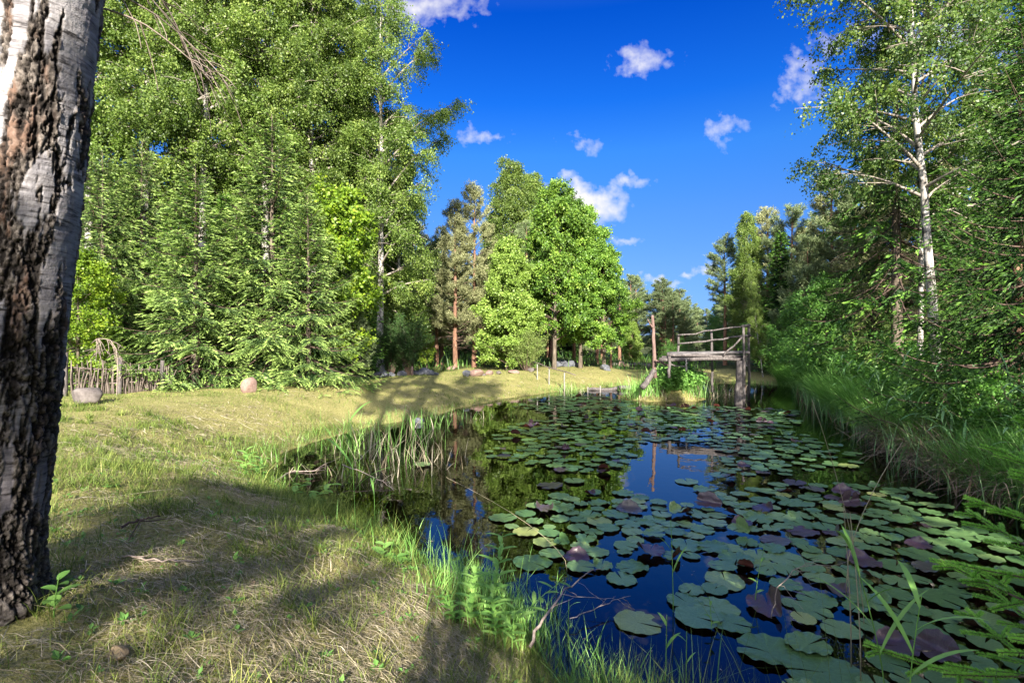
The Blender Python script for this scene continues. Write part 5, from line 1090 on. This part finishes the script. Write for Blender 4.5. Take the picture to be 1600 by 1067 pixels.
def right_grass():
    rng = np.random.default_rng(66); mb = MB(); n = 60000; y = 3.5+20*rng.uniform(0, 1, n)**.85; x = np.interp(y, [1, 4.2, 5.8, 7.05, 9.6, 12.6, 15, 17.5, 20.5, 23.5], [7.5, 6.9, 6.2, 6.3, 7.3, 8.5, 9.3, 10.5, 12, 12.4])+np.abs(rng.normal(0, .75, n))-.2
    z = np.maximum(height(x, y), -.05); dn = fbm(x*.9, y*.9, 0, 70, 3); k = rng.uniform(0, 1, n) < smooth((dn-.18)/.25); x, y, z = x[k], y[k], z[k]; n = len(x)
    L = rng.uniform(.35, 1.0, n)*(.7+.6*dn[k])*(1+.4*smooth((y-7)/5)); A = np.where(rng.uniform(0, 1, n) < .6, pi+rng.normal(0, .9, n), rng.uniform(0, 6.28, n))
    blades(mb, np.stack([x, y, z-.04], -1), A, L, rng.uniform(.008, .018, n), rng.uniform(.4, 1.7, n), 5, np.clip(rng.normal(.45, .2, n), 0, 1), rng)
    n = 13000; y = 4.5+18*rng.uniform(0, 1, n)**.9; x = np.interp(y, [1, 4.2, 5.8, 7.05, 9.6, 12.6, 15, 17.5, 20.5, 23.5], [7.5, 6.9, 6.2, 6.3, 7.3, 8.5, 9.3, 10.5, 12, 12.4])+rng.uniform(-.05, .5, n); dn = fbm(x*1.3, y*1.3, 0, 73, 3); k = rng.uniform(0, 1, n) < smooth((dn-.3)/.25); x, y, dn = x[k], y[k], dn[k]; n = len(x)
    blades(mb, np.stack([x, y, np.maximum(height(x, y), 0)+.05], -1), pi+rng.normal(0, .7, n), rng.uniform(.35, .9, n), rng.uniform(.009, .018, n), rng.uniform(1.2, 2.3, n), 6, np.clip(rng.normal(.5, .22, n), 0, 1), rng, rng.uniform(.2, .8, n))
    stuff('tall_grass', mb, M['reed_green'], 'tall arching grass along the right shore')
    mb = MB(); n = 2600; y = 4+6.5*rng.uniform(0, 1, n)**.8; x = np.interp(y, [1, 4.2, 5.8, 7.05, 9.6, 12.6, 15, 17.5, 20.5], [7.5, 6.9, 6.2, 6.3, 7.3, 8.5, 9.3, 10.5, 12])+rng.normal(.05, .22, n)
    z = np.maximum(height(x, y), 0)+rng.uniform(0, .3, n); blades(mb, np.stack([x, y, z], -1), pi+rng.normal(0, .8, n), rng.uniform(.3, .95, n), rng.uniform(.007, .018, n), rng.uniform(.6, 1.6, n), 5, np.clip(rng.normal(.45, .32, n), 0, 1), rng, rng.uniform(.3, 1.5, n))
    stuff('dead_grass', mb, M['dead_sedge'], 'brown dead sedge hanging over the right waterline')
right_grass()
# ---------------------------------------------------------------- meadow grass and cut hay on the bank
def scatter(rng, n, d0, d1, xr=(-1.12, 1.1)):
    D = np.sqrt(rng.uniform(d0*d0, d1*d1, n)); x = D*rng.uniform(xr[0], xr[1], n); return x, D
def meadow():
    rng = np.random.default_rng(88); mb = MB()
    for d0, d1, n, h0, h1, w0, sg in ((1.1, 3.2, 70000, .03, .085, .0024, 4), (3.2, 6.5, 90000, .03, .08, .0034, 3), (6.5, 12, 80000, .03, .07, .006, 2), (12, 24, 90000, .03, .07, .010, 2), (24, 31, 16000, .04, .08, .016, 2)):
        x, y = scatter(rng, n, d0, d1, (-1.15, 1.3 if d1 < 4 else .75)); d = shore_dist(x, y); k = (d > .0) & (x < np.interp(y, [0, 7, 15, 25], [6.2, 6.6, 9.6, 12.2])) & (np.hypot(x+2.06, y-2.02) > .2)
        x, y, d = x[k], y[k], d[k]; dn = fbm(x*1.6, y*1.6, 0, 90, 3); edge = np.exp(-(d/.35)**2)
        k = rng.uniform(0, 1, len(x)) < np.clip(.25+1.5*(dn-.35)+edge, .08, 1); x, y, d, dn, edge = x[k], y[k], d[k], dn[k], edge[k]; n2 = len(x)
        L = rng.uniform(h0, h1, n2)*(1+1.3*edge)*(.6+.9*dn)*(1+1.1*smooth((fbm(x*.9+7, y*.9, 0, 93, 3)-.5)/.12))*(1+1.2*(rng.uniform(0, 1, n2) < .03))
        v = np.clip(rng.normal(.36, .2, n2)+.45*(.48-dn)-.12*edge, 0, 1)
        blades(mb, np.stack([x, y, height(x, y)-.006], -1), rng.uniform(0, 6.28, n2), L, w0*rng.uniform(.7, 1.4, n2), rng.uniform(.2, 1.3, n2), sg, v, rng, rng.uniform(.1, .8, n2))
    rt = np.random.default_rng(89); nc = 420; x, y = scatter(rt, nc, 1.3, 9, (-1.15, .6)); k = shore_dist(x, y) > .1; x, y = x[k], y[k]; nc = len(x); per = 46; i = np.repeat(np.arange(nc), per)
    sp_ = rt.uniform(.02, .07, nc)[i]; bx, by = x[i]+rt.normal(0, 1, len(i))*sp_, y[i]+rt.normal(0, 1, len(i))*sp_
    blades(mb, np.stack([bx, by, height(bx, by)-.006], -1), rt.uniform(0, 6.28, len(i)), rt.uniform(.06, .17, len(i)), .0016+.0007*y[i]*rt.uniform(.6, 1.3, len(i)), rt.uniform(.2, 1.4, len(i)), 4, np.clip(rt.normal(.28, .14, len(i))+rt.normal(0, .1, nc)[i], 0, 1), rt, rt.uniform(.1, .7, len(i)))
    n = 9000; x = rng.uniform(1.2, 5.5, n); y = rng.uniform(.6, 2.3, n); k = shore_dist(x, y) > .02; x, y = x[k], y[k]; n = len(x); blades(mb, np.stack([x, y, height(x, y)-.006], -1), rng.uniform(0, 6.28, n), rng.uniform(.06, .22, n), rng.uniform(.003, .006, n), rng.uniform(.2, 1.4, n), 4, np.clip(rng.normal(.35, .2, n), 0, 1), rng)
    stuff('grass', mb, M['grass'], 'short mown grass of the bank and lawn')
    mb = MB()
    for d0, d1, n, l0, l1, w0 in ((1.1, 3.2, 52000, .03, .13, .0017), (3.2, 6.5, 56000, .04, .17, .0026), (6.5, 14, 46000, .05, .2, .0048), (14, 27, 24000, .05, .2, .009)):
        x, y = scatter(rng, n, d0, d1, (-1.15, .6)); d = shore_dist(x, y); dn = fbm(x*1.1+4, y*1.1, 0, 95, 4); hay = smooth((2.9-d)/1.2)
        k = (d > .02) & (x < 4) & (rng.uniform(0, 1, len(x)) < hay*np.clip((dn-.42)*4.2, .04, .8)) & (np.hypot(x+2.06, y-2.02) > .24); x, y = x[k], y[k]; n2 = len(x)
        L = rng.uniform(l0, l1, n2)*(1+1.6*(rng.uniform(0, 1, n2) < .04)); a = rng.uniform(0, 2*pi, n2); dx, dy = np.cos(a), np.sin(a)
        z0 = height(x, y); z1 = height(x+dx*L, y+dy*L); h = rng.uniform(.002, .03, n2); Dv = U(np.stack([dx*L, dy*L, (z1-z0)+rng.normal(0, .1, n2)*L], -1))
        C = np.stack([x, y, z0+h], -1); Nn = U(np.stack([rng.normal(0, .5, n2), rng.normal(0, .5, n2), np.ones(n2)], -1)); Wd = w0*rng.uniform(.6, 1.6, n2)
        v = np.clip(rng.normal(.5, .2, n2), 0, 1); mid = C+Dv*(L*.5)[:, None]; mid[:, 2] += rng.normal(0, .12, n2)*L*.5+.006
        S = U(np.cross(Dv, Nn))*(Wd*.5)[:, None]; E = C+Dv*L[:, None]
        Vv = np.stack([C-S, C+S, mid-S, mid+S, E-S*.4, E+S*.4], 1); q = np.array([[0, 1, 3, 2], [2, 3, 5, 4]]); Fq = (np.arange(n2)[:, None, None]*6+q[None]).reshape(-1, 4); mb.add(Vv.reshape(-1, 3), Fq, np.repeat(v, 2))
    stuff('cut_hay', mb, M['straw'], 'cut hay scattered on the mown bank')
    mb = MB(); rng = np.random.default_rng(99)                # weeds and reed shoots fringing the left waterline
    P = WATERLINE[5:26]; n = 15000; s = rng.uniform(0, 1, n)**1.25*(len(P)-1.001); i = s.astype(int); f = (s-i)[:, None]; q = P[i]*(1-f)+P[i+1]*f; q = q+rng.normal(0, .22, q.shape)
    dn = fbm(q[:, 0]*.8, q[:, 1]*.8, 0, 97, 3); k = (rng.uniform(0, 1, n) < smooth((dn-.36)/.2)*np.where((q[:, 1] > 7.3) & (q[:, 1] < 20), .22, 1)); q = q[k]; n = len(q); z = np.maximum(height(q[:, 0], q[:, 1]), -.1)
    near = np.exp(-(q[:, 1]/5)**2); L = rng.uniform(.10, .34, n)*(1-.15*near)*np.where((q[:, 1] > 4.9) & (q[:, 1] < 8), .5, 1)*(1+.8*(rng.uniform(0, 1, n) < .05)); blades(mb, np.stack([q[:, 0], q[:, 1], z-.02], -1), rng.uniform(0, 6.28, n), L, rng.uniform(.003, .008, n), rng.uniform(.1, 1.0, n), 4, np.clip(rng.normal(.5, .25, n), 0, 1), rng)
    stuff('shore_grass', mb, M['reed_green'], 'fringe of fresh grass along the left waterline')
    mb = MB(); n = 7000; y = rng.uniform(24, 60, n); x = rng.uniform(-1.1, .4, n)*y; k = (y > np.interp(x, [-30, -9, -5, -2, 8, 14], [14, 16, 20, 27.5, 29.5, 30])); x, y = x[k], y[k]; n = len(x)
    blades(mb, np.stack([x, y, height(x, y)-.05], -1), rng.uniform(0, 6.28, n), rng.uniform(.3, .9, n), rng.uniform(.03, .07, n), rng.uniform(.2, 1.2, n), 3, np.clip(rng.normal(.35, .2, n), 0, 1), rng)
    stuff('undergrowth', mb, M['spruce_dark'], 'dark ferny undergrowth on the floor of the wood')
meadow()
# ---------------------------------------------------------------- twigs in and over the water
def twig(label, pts, r0, r1, mat='dead_twig', side=6, seed=1, name='fallen_branch'):
    rng = np.random.default_rng(seed); P = np.array([P3(*q) for q in pts]); t = np.linspace(0, len(P)-1, 14); P = np.stack([np.interp(t, np.arange(len(P)), P[:, k]) for k in range(3)], -1); P[1:-1] += rng.normal(0, .006, (12, 3))
    o0 = P[0].copy(); mb = MB(); tube(mb, P-o0, np.linspace(r0, r1, 14), 6)
    for k in range(side):
        q, d = along(P-o0, np.array([rng.uniform(.3, .95)])); Q = q[0]+np.cumsum(np.tile(U(d[0]+rng.normal(0, .6, 3))*rng.uniform(.03, .07), (5, 1))+rng.normal(0, .01, (5, 3)), 0); tube(mb, np.concatenate([q, Q]), np.linspace(r1*1.1, r1*.4, 6), 4, cap=False)
    o = mb.build(name, M[mat], None, True); o.location = tuple(o0); return tag(o, label, 'branch')
twig('bare twig rising from the near bank toward the lily pads', [(828, 1010, 2.95), (850, 965, 3.1), (880, 925, 3.4), (925, 888, 3.9)], .011, .003, seed=2)
twig('thin bare twig lying on the dark water right of the rising twig', [(890, 965, 3.6), (940, 945, 3.75), (985, 930, 3.9)], .004, .002, seed=3, side=4)
twig('bundle of pale dry twigs poking up among the pads', [(1205, 965, 3.55), (1215, 915, 3.6), (1245, 885, 3.6), (1262, 880, 3.6)], .004, .002, seed=4, side=9)
twig('dead branch lying in the shallow inlet by the sunlit shore', [(430, 752, 7.2), (455, 735, 7.9), (490, 735, 7.8), (512, 722, 8.3)], .014, .004, seed=5, side=9)
twig('long bent brown stem leaning out of the dark inlet', [(535, 725, 7.5), (585, 745, 7.2), (618, 765, 6.9), (648, 822, 6.4)], .008, .003, seed=6, side=4)
twig('dry stick lying on the grass before the rough trunk', [(170, 870, 2.75), (205, 868, 2.75), (250, 872, 2.7), (300, 875, 2.7)], .007, .003, seed=7, side=2, name='dry_stick')
twig('dark stick lying in the shadow on the bank', [(190, 822, 3.1), (215, 812, 3.2), (250, 806, 3.25)], .008, .004, 'twig', seed=8, side=2, name='dry_stick')
# ---------------------------------------------------------------- young spruce whose fresh tips reach in from the lower right
def build_sapling():
    x, y = 2.72, 2.36; root = thing('spruce_sapling', 'young spruce with bright fresh needle tips reaching in at the lower right corner', 'spruce', (x, y, max(.05, gz(x, y)))); rng = np.random.default_rng(12); z0 = max(.05, gz(x, y))
    tr = MB(); H = 1.75; T = np.stack([np.zeros(8), np.zeros(8), np.linspace(-.15, H, 8)], -1); tube(tr, T, np.linspace(.03, .006, 8), 8); tr.build('trunk', M['grey_bark'], root, True)
    bo = MB(); nd = MB(); sh = []
    for zz in np.arange(.2, H, .2):
        c = zz/H
        for k in range(5):
            az = pi+k*2*pi/5+rng.normal(0, .22)+zz*3; L = (.82*(1-c)**.8+.1)*rng.uniform(.8, 1.1); P = curve_path(np.array([0, 0, zz]), az, .12+.6*c**2+rng.normal(0, .08), L, -.02, 9, .02, rng); tube(bo, P, np.linspace(.008, .003, 9), 5, cap=False)
            sh.append((P[4:], .9)); d_end = U(P[-1]-P[-2]); side = U(np.cross(d_end, np.array([0, 0, 1.0])))
            for s in (.42, .68, .9):
                for sg in (-1, 1):
                    q, d = along(P, np.array([s])); l2 = (.22*L*(1.05-s)+.10)*rng.uniform(.8, 1.2); dd = U(d[0]*.8+sg*side*.75+np.array([0, 0, rng.normal(-.08, .12)])); t = np.linspace(0, 1, 5)[:, None]; Q = q+dd*l2*t; Q[:, 2] -= .10*l2*(t[:, 0]**2); tube(bo, Q, np.linspace(.003, .0015, 5), 4, cap=False); sh.append((Q, rng.uniform(.5, 1)))
    for P, v in sh:
        L = np.linalg.norm(np.diff(P, axis=0), axis=1).sum(); n = int(L*2200)+40; s = rng.uniform(.05, 1, n)**.85; q, d = along(P, np.minimum(s, .999)); a, b = basis(d); th = rng.uniform(0, 2*pi, n)[:, None]
        rad = np.cos(th)*a+np.sin(th)*b; dd = U(rad*.9+d*.6+np.array([0, 0, .12])); diamonds(nd, q+rad*.002, dd, U(np.cross(dd, rad)+rng.normal(0, .3, q.shape)), rng.uniform(.012, .020, n), np.full(n, .0036), np.clip(.25+.55*v*s+rng.normal(0, .1, n), 0, 1), wide=.35)
    bo.build('boughs', M['twig'], root, True); nd.build('needles', M['fresh_needle'], root)
build_sapling()

# ---------------------------------------------------------------- flecks of pollen, seeds and old leaves on the water
def debris():
    rng = np.random.default_rng(140); n = 5200; y = 2.6+15*rng.uniform(0, 1, n)**1.4; x = rng.uniform(-4.2, 9.5, n); d = shore_dist(x, y); k = (d < -.05) & (rng.uniform(0, 1, n) < .10+np.exp(-(d/.5)**2)*.8); x, y = x[k], y[k]; n = len(x)
    a = rng.uniform(0, 6.28, n); D = np.stack([np.cos(a), np.sin(a), np.zeros(n)], -1); L = rng.uniform(.006, .022, n)*(1+2.0*(rng.uniform(0, 1, n) < .05)); mb = MB()
    diamonds(mb, np.stack([x, y, np.full(n, .003)], -1), D, np.tile([0, 0, 1.0], (n, 1)), L, L*rng.uniform(.25, .7, n), rng.uniform(.1, .9, n)); stuff('floating_debris', mb, M['dead_sedge'], 'flecks of seeds and old leaves floating on the pond')
debris()

def weeds():
    rng = np.random.default_rng(150); nc = 900; x, y = scatter(rng, nc, 1.3, 7, (-1.15, .5)); d = shore_dist(x, y); k = (d > .1) & (fbm(x*.8+3, y*.8, 0, 151, 3) > .46); x, y = x[k], y[k]; nc = len(x); mb = MB()
    per = 7; i = np.repeat(np.arange(nc), per); a = rng.uniform(0, 6.28, len(i)); el = rng.uniform(.15, .8, len(i)); D = np.stack([np.cos(a)*np.cos(el), np.sin(a)*np.cos(el), np.sin(el)], -1)
    L = rng.uniform(.014, .04, nc)[i]*rng.uniform(.7, 1.2, len(i)); P = np.stack([x[i], y[i], height(x[i], y[i])], -1)+D*L[:, None]*.3+np.array([0, 0, 1.0])*(rng.uniform(0, .03, len(i)))[:, None]
    diamonds(mb, P, D, U(np.stack([-np.cos(a)*.5, -np.sin(a)*.5, np.ones(len(i))], -1)), L, L*rng.uniform(.45, .8, len(i)), np.clip(rng.normal(.3, .15, len(i)), 0, 1), .15); stuff('weeds', mb, M['herb'], 'low broad-leaved weeds growing in the mown grass')
    mb = MB(); n = 420; x, y = scatter(rng, n, 1.3, 8, (-1.15, .5)); k = shore_dist(x, y) > .05; x, y = x[k], y[k]; n = len(x); a = rng.uniform(0, 6.28, n); D = np.stack([np.cos(a), np.sin(a), rng.normal(.1, .3, n)], -1); L = rng.uniform(.015, .05, n)
    diamonds(mb, np.stack([x, y, height(x, y)+.012], -1), U(D), U(np.stack([rng.normal(0, .4, n), rng.normal(0, .4, n), np.ones(n)], -1)), L, L*.6, rng.uniform(0, .8, n), .2); stuff('fallen_leaves', mb, M['dead_sedge'], 'brown fallen leaves scattered on the bank')
weeds()
